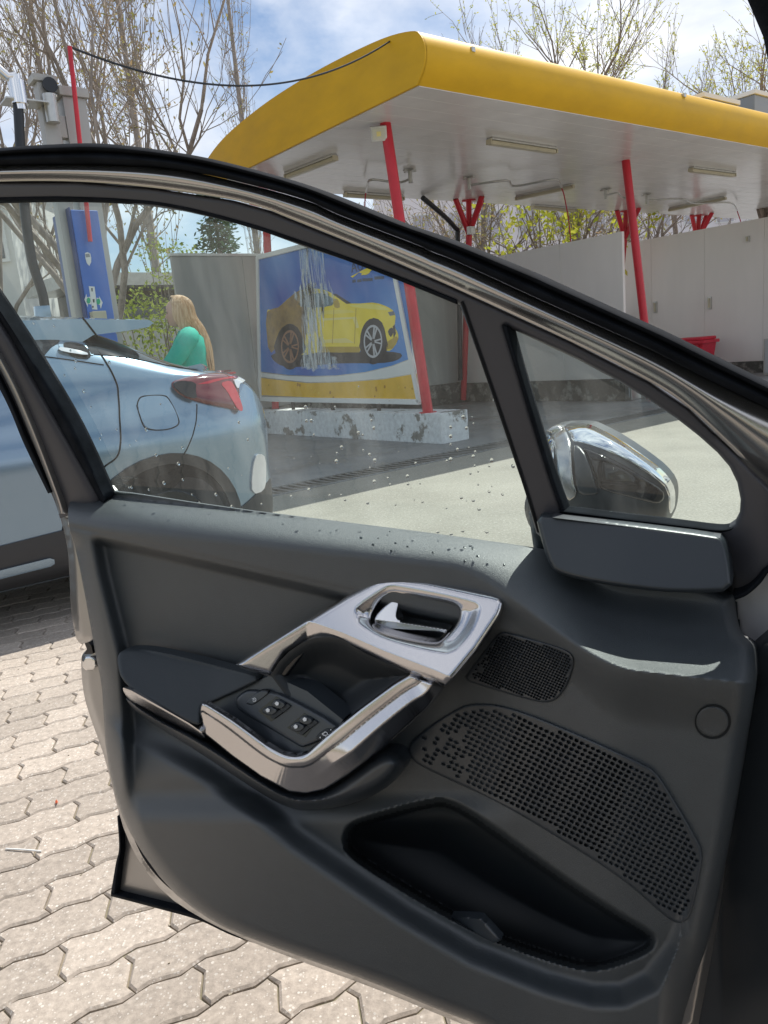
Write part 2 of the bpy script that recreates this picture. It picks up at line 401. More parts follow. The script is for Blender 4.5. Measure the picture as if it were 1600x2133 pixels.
M = {}
M['plastic'] = mat('door_plastic', (0.027, 0.036, 0.043), 0.46, spec=1.0, coat=0.5, coatr=0.5, bump=0.6, bscale=1100, bdist=0.0016, var=0.08, vscale=40)
M['plastic_smooth'] = mat('smooth_plastic', (0.028, 0.035, 0.043), 0.38, spec=0.7, bump=0.06, bscale=700, bdist=0.0006)
M['pad'] = mat('armrest_vinyl', (0.028, 0.035, 0.041), 0.58, bump=0.4, bscale=600, bdist=0.001)
M['gloss_black'] = mat('gloss_black', (0.006, 0.007, 0.009), 0.12)
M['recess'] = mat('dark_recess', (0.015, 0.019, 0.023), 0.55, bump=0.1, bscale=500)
M['rubber'] = mat('rubber_seal', (0.012, 0.014, 0.018), 0.8, spec=0.04, bump=0.3, bscale=400, var=0.3, vscale=30)
M['silver'] = weave_mat('metallised_trim', (0.62, 0.61, 0.62), 0.17, 1.0, 900, 0.08)
M['chrome_satin'] = mat('satin_chrome', (0.80, 0.80, 0.80), 0.16, 1.0)
M['chrome'] = mat('chrome', (0.86, 0.87, 0.88), 0.04, 1.0)
M['paint_grey'] = mat('grey_metallic_paint', (0.36, 0.35, 0.34), 0.30, 0.75, coat=0.6, var=0.04, vscale=3, bump=0.03, bscale=1500)
M['paint_frame'] = mat('grey_satin_paint', (0.47, 0.46, 0.45), 0.20, 0.9, bump=0.03, bscale=900)
M['paint_dark'] = mat('dark_satin_paint', (0.060, 0.060, 0.070), 0.45, 0.1, bump=0.05, bscale=900)
M['white_mark'] = mat('white_print', (0.75, 0.76, 0.76), 0.5)
M['hole'] = mat('grille_hole', (0.006, 0.008, 0.010), 0.9)
M['paint_sunlit'] = mat('sunlit_grey_body_paint', (0.62, 0.60, 0.60), 0.3, 0.1, coat=0.6, var=0.05, vscale=4)  # body grey made paler for the hinge pillar, sunlight put into the colour
M['glass'] = glass_mat('tinted_door_glass', (0.82, 0.93, 0.92), 0.019)
M['glass_q'] = glass_mat('tinted_quarter_glass', (0.82, 0.93, 0.92), 0.014)
M['glass_dark'] = mat('privacy_glass', (0.02, 0.026, 0.03), 0.04, spec=0.9)
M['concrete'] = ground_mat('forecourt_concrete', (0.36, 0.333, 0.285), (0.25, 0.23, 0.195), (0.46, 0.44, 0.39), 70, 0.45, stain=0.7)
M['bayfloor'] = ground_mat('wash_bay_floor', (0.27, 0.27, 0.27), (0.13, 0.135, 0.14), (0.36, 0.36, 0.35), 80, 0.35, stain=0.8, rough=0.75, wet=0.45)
M['paver'] = ground_mat('paver_concrete', (0.425, 0.370, 0.315), (0.34, 0.29, 0.245), (0.60, 0.55, 0.49), 150, 0.55, stain=0.75, rnd=True)
M['joint'] = mat('joint_dirt', (0.27, 0.225, 0.17), 0.95, col2=(0.19, 0.18, 0.11), vscale=5, bump=0.6, bscale=150, bdist=0.004)
M['yellow'] = mat('yellow_paint', (0.64, 0.37, 0.008), 0.46, spec=0.3, var=0.08, vscale=1.6, stretch=(1, 1, 2.5), bump=0.05, bscale=40, rvar=0.1)
M['soffit'] = mat('white_soffit', (0.74, 0.73, 0.72), 0.22, var=0.05, vscale=2.5, rvar=0.06)
M['red'] = mat('red_paint', (0.55, 0.018, 0.035), 0.38, var=0.1, vscale=5, bump=0.05, bscale=60)
M['redbin'] = mat('red_plastic', (0.62, 0.02, 0.05), 0.45, var=0.08, vscale=8)
M['panelwall'] = mat('white_panel', (0.78, 0.755, 0.725), 0.45, var=0.05, vscale=1.2, stretch=(1, 1, 0.25))
M['greywall'] = mat('grey_panel', (0.40, 0.40, 0.385), 0.6, var=0.12, vscale=2.5, stretch=(1, 1, 0.1))
M['peel'] = mask_mat('flaking_white_paint', [(0.66, 0.67, 0.68), (0.22, 0.21, 0.19)], (3.2, 18), thr=(0.55, 0.60))
M['mould'] = mask_mat('mouldy_concrete', [(0.09, 0.09, 0.08), (0.33, 0.32, 0.29)], (4.0, 22), thr=(0.50, 0.62))
M['metal'] = mat('galvanised_steel', (0.52, 0.52, 0.50), 0.35, 0.9, var=0.1, vscale=10)
M['iron'] = mat('cast_iron', (0.075, 0.07, 0.065), 0.6, 0.5, var=0.3, vscale=20)
M['lamp_body'] = mat('lamp_plastic', (0.50, 0.46, 0.34), 0.4, var=0.08, vscale=6)
M['hose_red'] = mat('red_hose', (0.45, 0.03, 0.06), 0.5)
M['hose_black'] = mat('black_hose', (0.02, 0.024, 0.03), 0.45, bump=0.2, bscale=60)
M['blue'] = mat('blue_sheet', (0.045, 0.15, 0.50), 0.35, var=0.12, vscale=2, bump=0.05, bscale=8, bdist=0.01)
M['blue_side'] = mat('blue_sheet_side', (0.035, 0.075, 0.24), 0.4, var=0.1, vscale=3)
M['post_grey'] = mat('stainless_square_tube', (0.40, 0.39, 0.36), 0.45, 0.4, var=0.08, vscale=6, stretch=(1, 1, 0.2))
M['white'] = mat('white_sheet', (0.72, 0.72, 0.70), 0.5)
M['green'] = mat('green_print', (0.02, 0.38, 0.20), 0.4)
M['carpaint'] = mat('silver_blue_car_paint', (0.21, 0.30, 0.39), 0.24, 0.65, coat=1.0, bump=0.02, bscale=2500)
M['carblack'] = mat('black_car_trim', (0.030, 0.032, 0.036), 0.5, bump=0.1, bscale=300)
M['cargloss'] = mat('gloss_black_trim', (0.012, 0.013, 0.015), 0.08)
M['tail_red'] = mat('red_lamp_lens', (0.42, 0.01, 0.02), 0.08, coat=1.0)
M['tail_dark'] = mat('smoked_red_lens', (0.12, 0.008, 0.012), 0.08, coat=1.0)
M['lens_clear'] = mat('clear_lamp_lens', (0.70, 0.70, 0.72), 0.06, 0.3)
M['tyre'] = mat('tyre_rubber', (0.018, 0.018, 0.019), 0.75, bump=0.3, bscale=80)
M['rim'] = mat('alloy_rim', (0.5, 0.5, 0.52), 0.25, 0.9)
M['seam'] = mat('panel_gap', (0.004, 0.004, 0.005), 0.9)
M['skin'] = mat('skin', (0.58, 0.36, 0.27), 0.5)
M['hair'] = mat('ginger_hair', (0.44, 0.25, 0.12), 0.42, col2=(0.74, 0.54, 0.34), vscale=9, stretch=(9, 9, 0.7), bump=0.5, bscale=60, bdist=0.01)
M['teal'] = mat('teal_cloth', (0.03, 0.42, 0.31), 0.8, var=0.08, vscale=12, bump=0.3, bscale=25, bdist=0.01)
M['jeans'] = mat('denim', (0.05, 0.08, 0.16), 0.85, var=0.15, vscale=20)
M['bark'] = mat('grey_bark', (0.32, 0.28, 0.25), 0.9, var=0.3, vscale=14, bump=0.6, bscale=40, bdist=0.01, stretch=(1, 1, 0.3))
M['bark_d'] = mat('brown_bark', (0.23, 0.19, 0.16), 0.9, var=0.3, vscale=14, bump=0.6, bscale=40, bdist=0.01)
def leaf_mat(name, col, col2):
    t = NT(name); d = t.n('BsdfDiffuse'); tl = t.n('BsdfTranslucent'); oi = t.n('NewGeometry')
    rp = t.n('ValToRGB'); rp.color_ramp.elements[0].color = c4(col); rp.color_ramp.elements[1].color = c4(col2)
    t.l(oi.outputs['Random Per Island'], rp.inputs['Fac']); t.l(rp.outputs['Color'], d.inputs['Color']); t.l(rp.outputs['Color'], tl.inputs['Color'])
    m = t.n('MixShader', Fac=0.4); t.l(d.outputs['BSDF'], m.inputs[1]); t.l(tl.outputs['BSDF'], m.inputs[2]); t.l(m.outputs['Shader'], t.out.inputs['Surface']); return t.m
M['bud'] = leaf_mat('spring_buds', (0.30, 0.31, 0.10), (0.40, 0.28, 0.16))
M['leaf'] = leaf_mat('young_leaves', (0.36, 0.42, 0.05), (0.62, 0.60, 0.10))
M['leaf_d'] = leaf_mat('shrub_leaves', (0.16, 0.22, 0.04), (0.34, 0.38, 0.08))
M['needle'] = leaf_mat('conifer_needles', (0.05, 0.10, 0.05), (0.09, 0.15, 0.08))

# ================================================================== THE SETTING
def sheet(u0, u1, v0, v1, z): return np.array([W(u0, v0, z), W(u1, v0, z), W(u1, v1, z), W(u0, v1, z)]), [(0, 1, 2, 3)]
UB, VD0, VD1 = 2.3, 5.92, 6.38                  # paver edge, drain front/back
ground = mk('ground', sheet(-260, 260, -260, 260, -0.035), mat('open_ground', (0.20, 0.19, 0.17), 0.9, var=0.2, vscale=0.3), kind='structure')
tag(ground, 'grey beige open ground running out beyond the wash')
paving = mk('paving', sheet(-30, UB, -14, 40, -0.0085), M['joint'], kind='structure')
tag(paving, 'dirt bed of the wavy block paving beside the open door')
forecourt = mk('forecourt', join(ubox(UB, 60, -14, VD0, -0.03, 0.0), ubox(UB, 60, 40, 60, -0.03, -0.002)), M['concrete'], kind='structure')
tag(forecourt, 'sunlit beige concrete forecourt in front of the wash bays')
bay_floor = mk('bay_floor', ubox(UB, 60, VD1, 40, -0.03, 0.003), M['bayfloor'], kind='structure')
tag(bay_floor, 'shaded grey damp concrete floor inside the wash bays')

# --- wavy interlocking pavers, one object each where the photo shows them
ROW_A = radians(61.0); PX = np.array([sin(ROW_A), cos(ROW_A), 0]); PY = np.array([-cos(ROW_A), sin(ROW_A), 0])
PL, PW, GAP = 0.232, 0.1175, 0.0022
def paver_outline(g, flip):
    n = 8; pts = []
    f = lambda x: 0.0075 * sin(4 * pi * x / PL)
    h = lambda y: 0.011 * sin(2 * pi * y / PW)
    for i in range(n): x = -PL / 2 + PL * i / n; pts.append((x, f(x) - PW / 2))
    for i in range(4): y = -PW / 2 + PW * i / 4; pts.append((PL / 2 + h(y), y + (f(PL / 2) if i == 0 else 0)))
    for i in range(n): x = PL / 2 - PL * i / n; pts.append((x, f(x) + PW / 2))
    for i in range(4): y = PW / 2 - PW * i / 4; pts.append((-PL / 2 + h(y), y))
    p = np.array(pts); d = np.roll(p, -1, 0) - np.roll(p, 1, 0); nr = np.stack([-d[:, 1], d[:, 0]], 1); nr /= np.linalg.norm(nr, axis=1)[:, None] + 1e-9
    return p + nr * g
def paver_mesh(seed):
    r = np.random.default_rng(seed); o = paver_outline(GAP, 0); i = paver_outline(GAP + 0.0055, 0); o = o + r.normal(0, 0.0007, o.shape); n = len(o)
    vs = [(*q, -0.02) for q in o] + [(*q, -0.0045) for q in o] + [(*q, r.normal(0, 0.0003)) for q in i]
    fs = [tuple(range(2 * n, 3 * n))]
    for a in (0, n):
        for j in range(n): k = (j + 1) % n; fs.append((a + j, a + k, a + n + k, a + n + j))
    return np.array(vs), fs
pav_src = [paver_mesh(s) for s in range(4)]; pav_me = []
for vs, fs in pav_src:
    me = bpy.data.meshes.new('paver'); L = np.stack([PX, PY, Z]); me.from_pydata((vs @ L).tolist(), [], fs); me.materials.append(M['paver'])
    me.polygons.foreach_set('use_smooth', np.ones(len(me.polygons), bool)); me.set_sharp_from_angle(angle=radians(25)); pav_me.append(me)
rest = []; npav = 0; org = W(0.265, 1.69)
for j in range(-26, 34):
    for i in range(-22, 24):
        p = org + PX * ((i + 0.5 * (j % 2)) * PL) + PY * (j * PW); u, v = p @ U, p @ V
        if not (-2.6 < u < UB - 0.05 and -1.2 < v < 5.3): continue
        k = (i * 7 + j * 13) % 4; p = p + Z * rng.normal(0, 0.0008)
        front = (p - C0) @ FW > 0.3; x, y = proj(p) if front else (9999, 9999)
        seen = front and -130 < x < 1100 and 1180 < y < 2240 and x < 235 + max(0, (y - 1750) * 1.9)
        if seen and npav < 295:
            o = bpy.data.objects.new('paver', pav_me[k]); COL.objects.link(o); o.parent = paving
            o.location = Vector(p - LOC[paving]); o.rotation_euler = (rng.normal(0, 0.006), rng.normal(0, 0.006), 0); npav += 1
        else: rest.append((pav_src[k][0] @ np.stack([PX, PY, Z]) + p, pav_src[k][1]))
tag(mk('paver', join(*rest), M['paver'], paving, smooth=25), kind='stuff')
# grit and dry litter caught in the joints
gv = []
for _ in range(900):
    u, v = rng.uniform(-0.6, 1.4), rng.uniform(1.1, 4.4); s = rng.uniform(0.0012, 0.0032); c = W(u, v, rng.uniform(-0.008, 0.001))
    a = rng.uniform(0, pi); gv.append(obox(c, np.array([cos(a), sin(a), 0]), np.array([-sin(a), cos(a), 0]), Z, s * 2, s * 1.3, s))
g = mk('gravel', join(*gv), mat('grit', (0.30, 0.26, 0.20), 0.9, var=0.4, vscale=60), kind='stuff'); tag(g, 'loose grit scattered over the paving joints')
def stick_litter(name, x, y, x2, y2, r, m, label, cat):
    a, b = on_z(x, y, r + 0.002), on_z(x2, y2, r + 0.002); o = mk(name, tube([a, a * 0.5 + b * 0.5 + Z * 0.0008, b], r, 8), m, smooth=60); return tag(o, label, cat)
stick_litter('lollipop_stick', 12, 1768, 86, 1773, 0.0022, M['white'], 'thin white plastic stick lying on the paving left of the door', 'litter')
pq = [on_z(*q, 0.003) for q in ((115, 1671), (118, 1669), (121, 1671), (120, 1675), (116, 1675))]
tag(mk('orange_scrap', prism([p + Z * 0.004 * (i % 2) for i, p in enumerate(pq)], Z * 0.002), mat('orange_plastic', (0.6, 0.10, 0.03), 0.5)), 'tiny orange scrap dropped in a paving joint', 'litter')

# --- drain in front of the bays
dr = thing('drain_channel', W(6, 6.14), 'long iron grated drain channel along the front of the bays', 'drain')
mk('kerb', join(ubox(UB, 30, VD0, VD0 + 0.05, -0.03, 0.006), ubox(UB, 30, VD1 - 0.05, VD1, -0.03, 0.006)), M['bayfloor'], dr)
mk('channel', ubox(UB, 30, VD0 + 0.05, VD1 - 0.05, -0.20, -0.12), M['hole'], dr)
bars = [ubox(UB, 30, v0, v0 + 0.014, -0.02, 0.002) for v0 in (VD0 + 0.051, VD1 - 0.065)]
u = 2.9
while u < 14: bars.append(ubox(u, u + 0.036, VD0 + 0.066, VD1 - 0.066, -0.006, 0.0)); u += 0.092
tag(mk('grate_bar', join(*bars), mat('worn_iron', (0.24, 0.235, 0.225), 0.5, 0.4, var=0.2, vscale=8), dr), kind='stuff')

# ================================================================== WASH CANOPY
ZS, VF_, VB, UE = 3.75, 6.17, 10.9, 5.72
can = thing('canopy', W(12, 8.5), 'long yellow wash canopy with rounded nose and white underside on red posts', 'canopy')
prof = crom([(VF_ + 0.10, ZS), (VF_ - 0.02, ZS + 0.13), (VF_ - 0.06, ZS + 0.28), (VF_ - 0.01, ZS + 0.42), (VF_ + 0.12, ZS + 0.50), (6.76, ZS + 0.585), (7.6, ZS + 0.64), (8.4, ZS + 0.655), (9.3, ZS + 0.63), (10.3, ZS + 0.53), (10.95, ZS + 0.36), (11.12, ZS + 0.2), (11.05, ZS + 0.08), (VB, ZS)], 4)
UEND = 34.0
def vz(u, q): return [W(u, v, z) for v, z in q]
secs = [vz(u, prof) for u in np.linspace(UE, UEND, 24)]
mk('fascia', loft(secs, closed=False, caps=False), M['yellow'], can, smooth=60)
mk('end_panel', prism(vz(UE + 0.012, prof), U * -0.03), M['yellow'], can)
# underside: boards running along the canopy, joints recessed
nb = 16; vv = np.linspace(VF_ + 0.10, VB, nb + 1)
for i in range(nb): mk('soffit_board', bevel(ubox(UE + 0.02, UEND - 0.05, vv[i] + 0.002, vv[i + 1] - 0.002, ZS - 0.006, ZS + 0.02), 0.0015, 1), M['soffit'], can)
mk('roof_sheet', ubox(UE + 0.05, UEND - 0.05, VF_ + 0.12, VB, ZS + 0.03, ZS + 0.06), M['metal'], can)
def post(u0, v0, z0, u1, v1, z1, r, m=M['red'], parent=can, n=14, name='post'):
    a, b = W(u0, v0, z0), W(u1, v1, z1)
    return mk(name, join(tube([a, b], r, n), tube([a, a + Z * 0.012], r * 1.7, n)), m, parent, smooth=40)
post(6.35, 7.20, 0.37, 6.22, 7.42, ZS - 0.004, 0.065)
post(11.40, 7.30, 0.0, 11.24, 7.62, ZS - 0.004, 0.065)
post(16.55, 7.40, 0.0, 16.40, 7.70, ZS - 0.004, 0.065)
def ypost(u, v, lean, r=0.06):
    base, fork = W(u + lean * 0.2, v + 0.55, 0.05), W(u, v + 0.05, ZS - 0.62)
    pp = mk('post', join(tube([base, fork], r, 10), tube([fork, W(u, v, ZS - 0.006)], r * 0.9, 10)), M['red'], can, smooth=40)
    for s, dv in ((-1, 0), (1, 0), (0, -1)):
        mk('brace', tube([fork + Z * 0.02, W(u + s * 0.34, v + dv * 0.34, ZS - 0.006)], r * 0.85, 10), M['red'], can, smooth=40)
    mk('top_plate', ubox(u - 0.09, u + 0.09, v - 0.09, v + 0.09, ZS - 0.03, ZS - 0.007), M['red'], can)
for uy, vy in ((6.5, 10.75), (10.85, 10.72), (15.9, 10.80), (18.95, 10.78), (23.5, 10.8)): ypost(uy, vy, 0.3)
for q, lab in (((983, 104), 'small grey clamp on the yellow canopy nose near its corner'), ((1424, 199), 'small grey clamp with hole on the yellow canopy nose above second post')):
    pt = on_v(*q, VF_ - 0.02); tag(mk('roof_clamp', bevel(obox(pt, U, V, Z, 0.05, 0.06, 0.05), 0.01), M['metal']), lab, 'clamp')
mk('drain_pipe', tube(crom([W(9.6, 10.6, ZS - 0.05), W(10.6, 10.9, ZS - 0.45), W(10.72, 10.95, ZS - 0.8), W(10.75, 11.15, 0.45)], 6), 0.045, 8), M['hose_black'], can, smooth=50)

# lamps under the canopy
lamp_spots = [((598, 365), (697, 327), 'fluorescent lamp nearest the yellow end panel'), ((1020, 293), (1155, 313), 'fluorescent lamp near the canopy nose left of second post'),
 ((1440, 352), (1528, 363), 'fluorescent lamp under the canopy right of second post'), ((720, 404), (838, 412), 'fluorescent lamp at the back edge behind first post'),
 ((1077, 412), (1193, 387), 'slanting fluorescent lamp beside the first hose boom'), ((1110, 430), (1197, 437), 'fluorescent lamp at the back edge above yellow-green leaves'),
 ((1396, 436), (1510, 412), 'slanting fluorescent lamp beside the right hose boom')]
for a, b, lab in lamp_spots:
    A, B = on_z(*a, ZS - 0.045), on_z(*b, ZS - 0.045); d = B - A; L = np.linalg.norm(d); d /= L; s = np.cross(Z, d); c = (A + B) / 2
    t = thing('fluorescent_lamp', c + Z * 0.04, 'dusty ' + lab, 'lamp', 'batten lamps under the canopy')
    mk('housing', bevel(obox(c + Z * 0.022, d, s, Z, L, 0.10, 0.032), 0.008), M['metal'], t, smooth=40)
    mk('diffuser', bevel(obox(c - Z * 0.022, d, s, Z, L * 0.985, 0.085, 0.052), 0.02, 3), M['lamp_body'], t, smooth=40)
    for e in (-1, 1): mk('end_cap', bevel(obox(c + d * e * (L / 2 + 0.012) - Z * 0.015, d, s, Z, 0.024, 0.092, 0.06), 0.006), M['lamp_body'], t, smooth=40)
# floodlight on the first post
fp = on_u(789, 278, 6.12); fl = thing('floodlight', fp, 'square silver floodlight on the head of the first red post', 'floodlight')
fd = -(fp - C0); fd[2] = -0.9 * abs(fd[1]) * 0.4; fd /= np.linalg.norm(fd); fx = np.cross(Z, fd); fx /= np.linalg.norm(fx); fy = np.cross(fd, fx)
mk('body', bevel(obox(fp, fx, fy, fd, 0.19, 0.16, 0.07), 0.012), M['metal'], fl, smooth=40)
mk('glass', bevel(obox(fp + fd * 0.037, fx, fy, fd, 0.145, 0.115, 0.008), 0.003), mat('floodlight_glass', (0.55, 0.55, 0.45), 0.1), fl)
mk('reflector', obox(fp + fd * 0.043, fx, fy, fd, 0.05, 0.05, 0.004), mat('led_chip', (0.75, 0.65, 0.25), 0.3), fl)
mk('bracket', tube([fp - fd * 0.03, W(6.22, 7.42, fp[2] + 0.02)], 0.015, 6), M['metal'], fl)
# hose booms
def boom(path, hose, label):
    P = crom([on_z(x, y, ZS - 0.14) for x, y in path], 4); t = thing('hose_boom', P[0], label, 'hose boom', 'pivoting hose booms under the canopy')
    mk('bracket', join(obox(P[0] + Z * 0.11, U, V, Z, 0.22, 0.045, 0.02), obox(P[0] + Z * 0.11, U, V, Z, 0.045, 0.22, 0.02), tube([P[0] + Z * 0.13, P[0] - Z * 0.06], 0.03, 8)), M['metal'], t)
    mk('arm', tube(P, 0.017, 8), M['metal'], t, smooth=60)
    if hose is not None: mk('hose', tube(crom(hose, 8), 0.011, 6), M['hose_red'], t, smooth=60)
    return t
def hz(px, v): return [on_v(x, y, v) for x, y in px]
b1 = on_z(1180, 402, ZS - 0.2) @ V; b2 = on_z(1530, 425, ZS - 0.2) @ V; b3 = on_z(760, 400, ZS - 0.2) @ V
boom([(978, 386), (1055, 376), (1072, 388), (1155, 374), (1170, 390)], hz([(1170, 392), (1176, 410), (1186, 470), (1192, 540), (1200, 610)], b1), 'bent steel boom with red hose over the first bay')
boom([(1348, 418), (1420, 414), (1450, 424), (1520, 422), (1536, 440)], hz([(1536, 440), (1546, 475), (1556, 550), (1572, 625), (1605, 672)], b2), 'bent steel boom with red hose at the right end')
boom([(855, 372), (830, 380), (775, 374), (766, 386), (762, 402)], hz([(762, 402), (760, 425), (759, 470)], b3), 'short steel boom with red hose behind the first post')
boom([(1262, 408), (1285, 402), (1298, 412), (1312, 408)], None, 'short bent steel boom left of second post')
# speed cameras boxes on the Y post
bx = on_v(981, 480, 10.6); t = thing('junction_box', bx, 'small grey junction box on the forked post behind the door', 'junction box')
mk('box', bevel(obox(bx, U, V, Z, 0.14, 0.08, 0.14), 0.012), M['white'], t); mk('lid', bevel(obox(bx - V * 0.045, U, V, Z, 0.10, 0.012, 0.10), 0.004), M['metal'], t)
# skylight boxes on the canopy roof
for (x0, x1, y, lab) in ((1466, 1538, 205, 'white edged skylight box on the canopy roof left of the other'), (1572, 1680, 198, 'white edged skylight box on the canopy roof at right edge')):
    a, b = on_v(x0, y, 7.6), on_v(x1, y, 7.6); u0, u1 = a @ U, b @ U; t = thing('skylight', W((u0 + u1) / 2, 8, ZS + 0.62), lab, 'skylight', 'skylights on the canopy roof')
    mk('box', bevel(ubox(u0, u1, 7.6, 9.2, ZS + 0.45, a[2] + 0.02), 0.02), mat('skylight_glass', (0.20, 0.23, 0.27), 0.3), t)
    mk('rim', bevel(ubox(u0 - 0.03, u1 + 0.03, 7.57, 9.23, a[2] + 0.022, a[2] + 0.10), 0.015), M['white'], t)

# ================================================================== PARTITIONS AND WALLS
lw = thing('low_wall', W(6.5, 9.5), 'low white wall with flaking paint under the advertising board', 'wall')
mk('wall_body', bevel(ubox(6.24, 6.70, 6.86, 13.2, 0.003, 0.375), 0.012), M['peel'], lw)
p2w = thing('partition', W(11.1, 9), 'white panelled partition behind second red post', 'partition')
mk('base', bevel(ubox(11.0, 11.32, 7.55, 13, 0.003, 0.36), 0.012), M['mould'], p2w)
for i in range(4): mk('panel', bevel(ubox(11.10, 11.16, 7.62 + i * 1.25, 7.62 + i * 1.25 + 1.246, 0.362, 2.68), 0.004, 1), M['panelwall'], p2w)
p3w = thing('partition', W(16.5, 9), 'tall white panelled partition at the right edge under the canopy', 'partition')
mk('base', bevel(ubox(16.45, 16.75, 6.6, 13, 0.003, 0.24), 0.012), M['mould'], p3w)
for i in range(5): mk('panel', bevel(ubox(16.55, 16.61, 6.7 + i * 1.3, 6.7 + i * 1.3 + 1.296, 0.242, 3.12), 0.004, 1), M['panelwall'], p3w)
for (x, y, lab) in ((1365, 640, 'small steel bracket on the white partition beside second red post'), (1478, 631, 'small steel bracket on the white partition above red bin'), (1557, 498, 'small steel plate high on the white partition')):
    c = on_u(x, y, 16.53); t = thing('wall_bracket', c, lab, 'bracket', 'steel brackets on the white partition')
    mk('plate', bevel(obox(c, U, V, Z, 0.03, 0.09, 0.26 if y > 600 else 0.12), 0.006), M['metal'], t); mk('lip', obox(c - U * 0.03, U, V, Z, 0.035, 0.03, 0.2 if y > 600 else 0.09), M['lamp_body'], t)
bw = thing('back_wall', W(8, 11.5), 'grey panelled back wall behind the advertising board', 'wall')
for i in range(5): mk('panel', bevel(ubox(5.15 + i * 1.2, 5.15 + i * 1.2 + 1.196, 11.4, 11.46, 0.40, 2.83), 0.004, 1), M['greywall'], bw)
mk('coping', ubox(5.13, 11.15, 11.38, 11.48, 2.832, 2.87), M['metal'], bw)
mk('base', bevel(ubox(5.1, 11.0, 11.34, 11.56, 0.003, 0.397), 0.012), M['mould'], bw)
bw2 = thing('back_wall', W(14, 11.5), 'low grey back wall between the two white partitions', 'wall')
mk('panel', ubox(11.4, 16.4, 11.4, 11.46, 0.3, 1.6), M['greywall'], bw2); mk('base', ubox(11.4, 16.4, 11.34, 11.5, 0.003, 0.298), M['mould'], bw2)
# red wheelie bin and grey cabinet beside partition 3
bt = on_u(1450, 706, 15.9); bu, bv, bz = bt @ U, bt @ V, bt[2]
bn = thing('wheelie_bin', W(bu, bv), 'red plastic wheelie bin standing against the white partition', 'bin')
h = bz - 0.1
mk('body', loft([[W(bu + a * s, bv + b * s * 1.15, z) for a, b in ((-1, -1), (1, -1), (1, 1), (-1, 1))] for z, s in ((0.05, 0.20), (h * 0.5, 0.235), (h, 0.27))]), M['redbin'], bn)
mk('rim', bevel(ubox(bu - 0.33, bu + 0.33, bv - 0.36, bv + 0.36, h, h + 0.07), 0.02), M['redbin'], bn)
mk('lid', bevel(ubox(bu - 0.30, bu + 0.30, bv - 0.30, bv + 0.40, h + 0.072, h + 0.14), 0.03), M['redbin'], bn)
for k in (-0.2, 0, 0.2): mk('rib', ubox(bu - 0.30, bu - 0.24, bv + k - 0.02, bv + k + 0.02, h - 0.22, h - 0.002), M['redbin'], bn)
for s in (-1, 1): mk('wheel', tube([W(bu + 0.20, bv + s * 0.22, 0.09), W(bu + 0.20, bv + s * 0.27, 0.09)], 0.09, 12), M['tyre'], bn)
for (x0, x1, yt, yb, lab, un) in ((1590, 1660, 706, 775, 'grey metal cabinet at the right edge against the white partition', 15.6), (1278, 1316, 790, 838, 'small grey metal box at the front end of the middle partition', 11.1)):
    c0 = on_u(x0, yb, un); c1 = on_u(x1, yb, un); zt = on_u(x0, yt, un)[2]; va, vb = sorted((c0 @ V, c1 @ V)); t = thing('cabinet', W(un + 0.2, (va + vb) / 2), lab, 'cabinet')
    mk('case', bevel(ubox(un, un + 0.3 if un > 12 else un + 0.28, va, vb, 0.004, zt), 0.01), M['metal'], t); mk('door', bevel(ubox(un - 0.012, un - 0.001, va + 0.03, vb - 0.03, 0.05, zt - 0.03), 0.003), mat('grey_door', (0.42, 0.43, 0.44), 0.5), t)

# ================================================================== ADVERTISING BOARD
US = 6.40
bd = thing('advertising_board', W(6.45, 9.4, 0.4), 'blue advertising board showing a yellow coupe under falling water', 'billboard')
def bp(x, y, o=0.0): return on_u(x, y, US - o)
BL, BR, TR, TL = (9e9,) * 4
cvz = {'TL': (10.98, 2.75), 'TR': (7.78, 2.68), 'BR': (7.40, 0.50), 'BL': (11.43, 0.55)}
def bpt(v, z, o): return W(US - o, v, z)
q = [bpt(*cvz[k], 0) for k in ('TL', 'TR', 'BR', 'BL')]
mk('backing', prism(q, U * 0.05), M['metal'], bd)
fr = []
for i in range(4):
    a, b = q[i], q[(i + 1) % 4]; d = (b - a) / np.linalg.norm(b - a); nin = np.cross(U, d); fr.append(obox((a + b) / 2 - U * 0.005, d, nin, U, np.linalg.norm(b - a) + 0.02, 0.07, 0.05))
for f_ in fr: mk('frame_bar', bevel(f_, 0.006, 1), M['white'], bd)
for v_ in (8.3, 9.4, 10.5): mk('stand', ubox(US + 0.02, US + 0.06, v_ - 0.02, v_ + 0.02, 0.375, 0.56), M['iron'], bd)
def printed(name, px, m, layer, smoothn=0, parent=bd):
    P = np.array(px, float)
    if smoothn: P = crom(P, smoothn, closed=True)
    return mk(name, prism([bp(x, y, 0.001 * layer + 0.003) for x, y in P], U * 0.0006), m, parent)
def pm(name, c, r=0.45, **k): return mat(name, c, r, **k)
def water_print(name, col, lo, hi):
    t = NT(name); d = t.n('BsdfDiffuse'); d.inputs['Color'].default_value = c4(col); tr = t.n('BsdfTransparent'); tc = t.n('TexCoord'); mp = t.n('Mapping'); mp.inputs['Scale'].default_value = (22, 22, 2.6); t.l(tc.outputs['Object'], mp.inputs['Vector'])
    nz = t.n('TexNoise', Scale=1.0, Detail=6.0, Roughness=0.65); t.l(mp.outputs['Vector'], nz.inputs['Vector']); r = t.n('ValToRGB'); r.color_ramp.elements[0].position = lo; r.color_ramp.elements[1].position = hi; r.color_ramp.elements[1].color = (0.85, 0.85, 0.85, 1)
    t.l(nz.outputs['Fac'], r.inputs['Fac']); m = t.n('MixShader'); t.l(r.outputs['Color'], m.inputs['Fac']); t.l(tr.outputs['BSDF'], m.inputs[1]); t.l(d.outputs['BSDF'], m.inputs[2]); t.l(m.outputs['Shader'], t.out.inputs['Surface']); return t.m
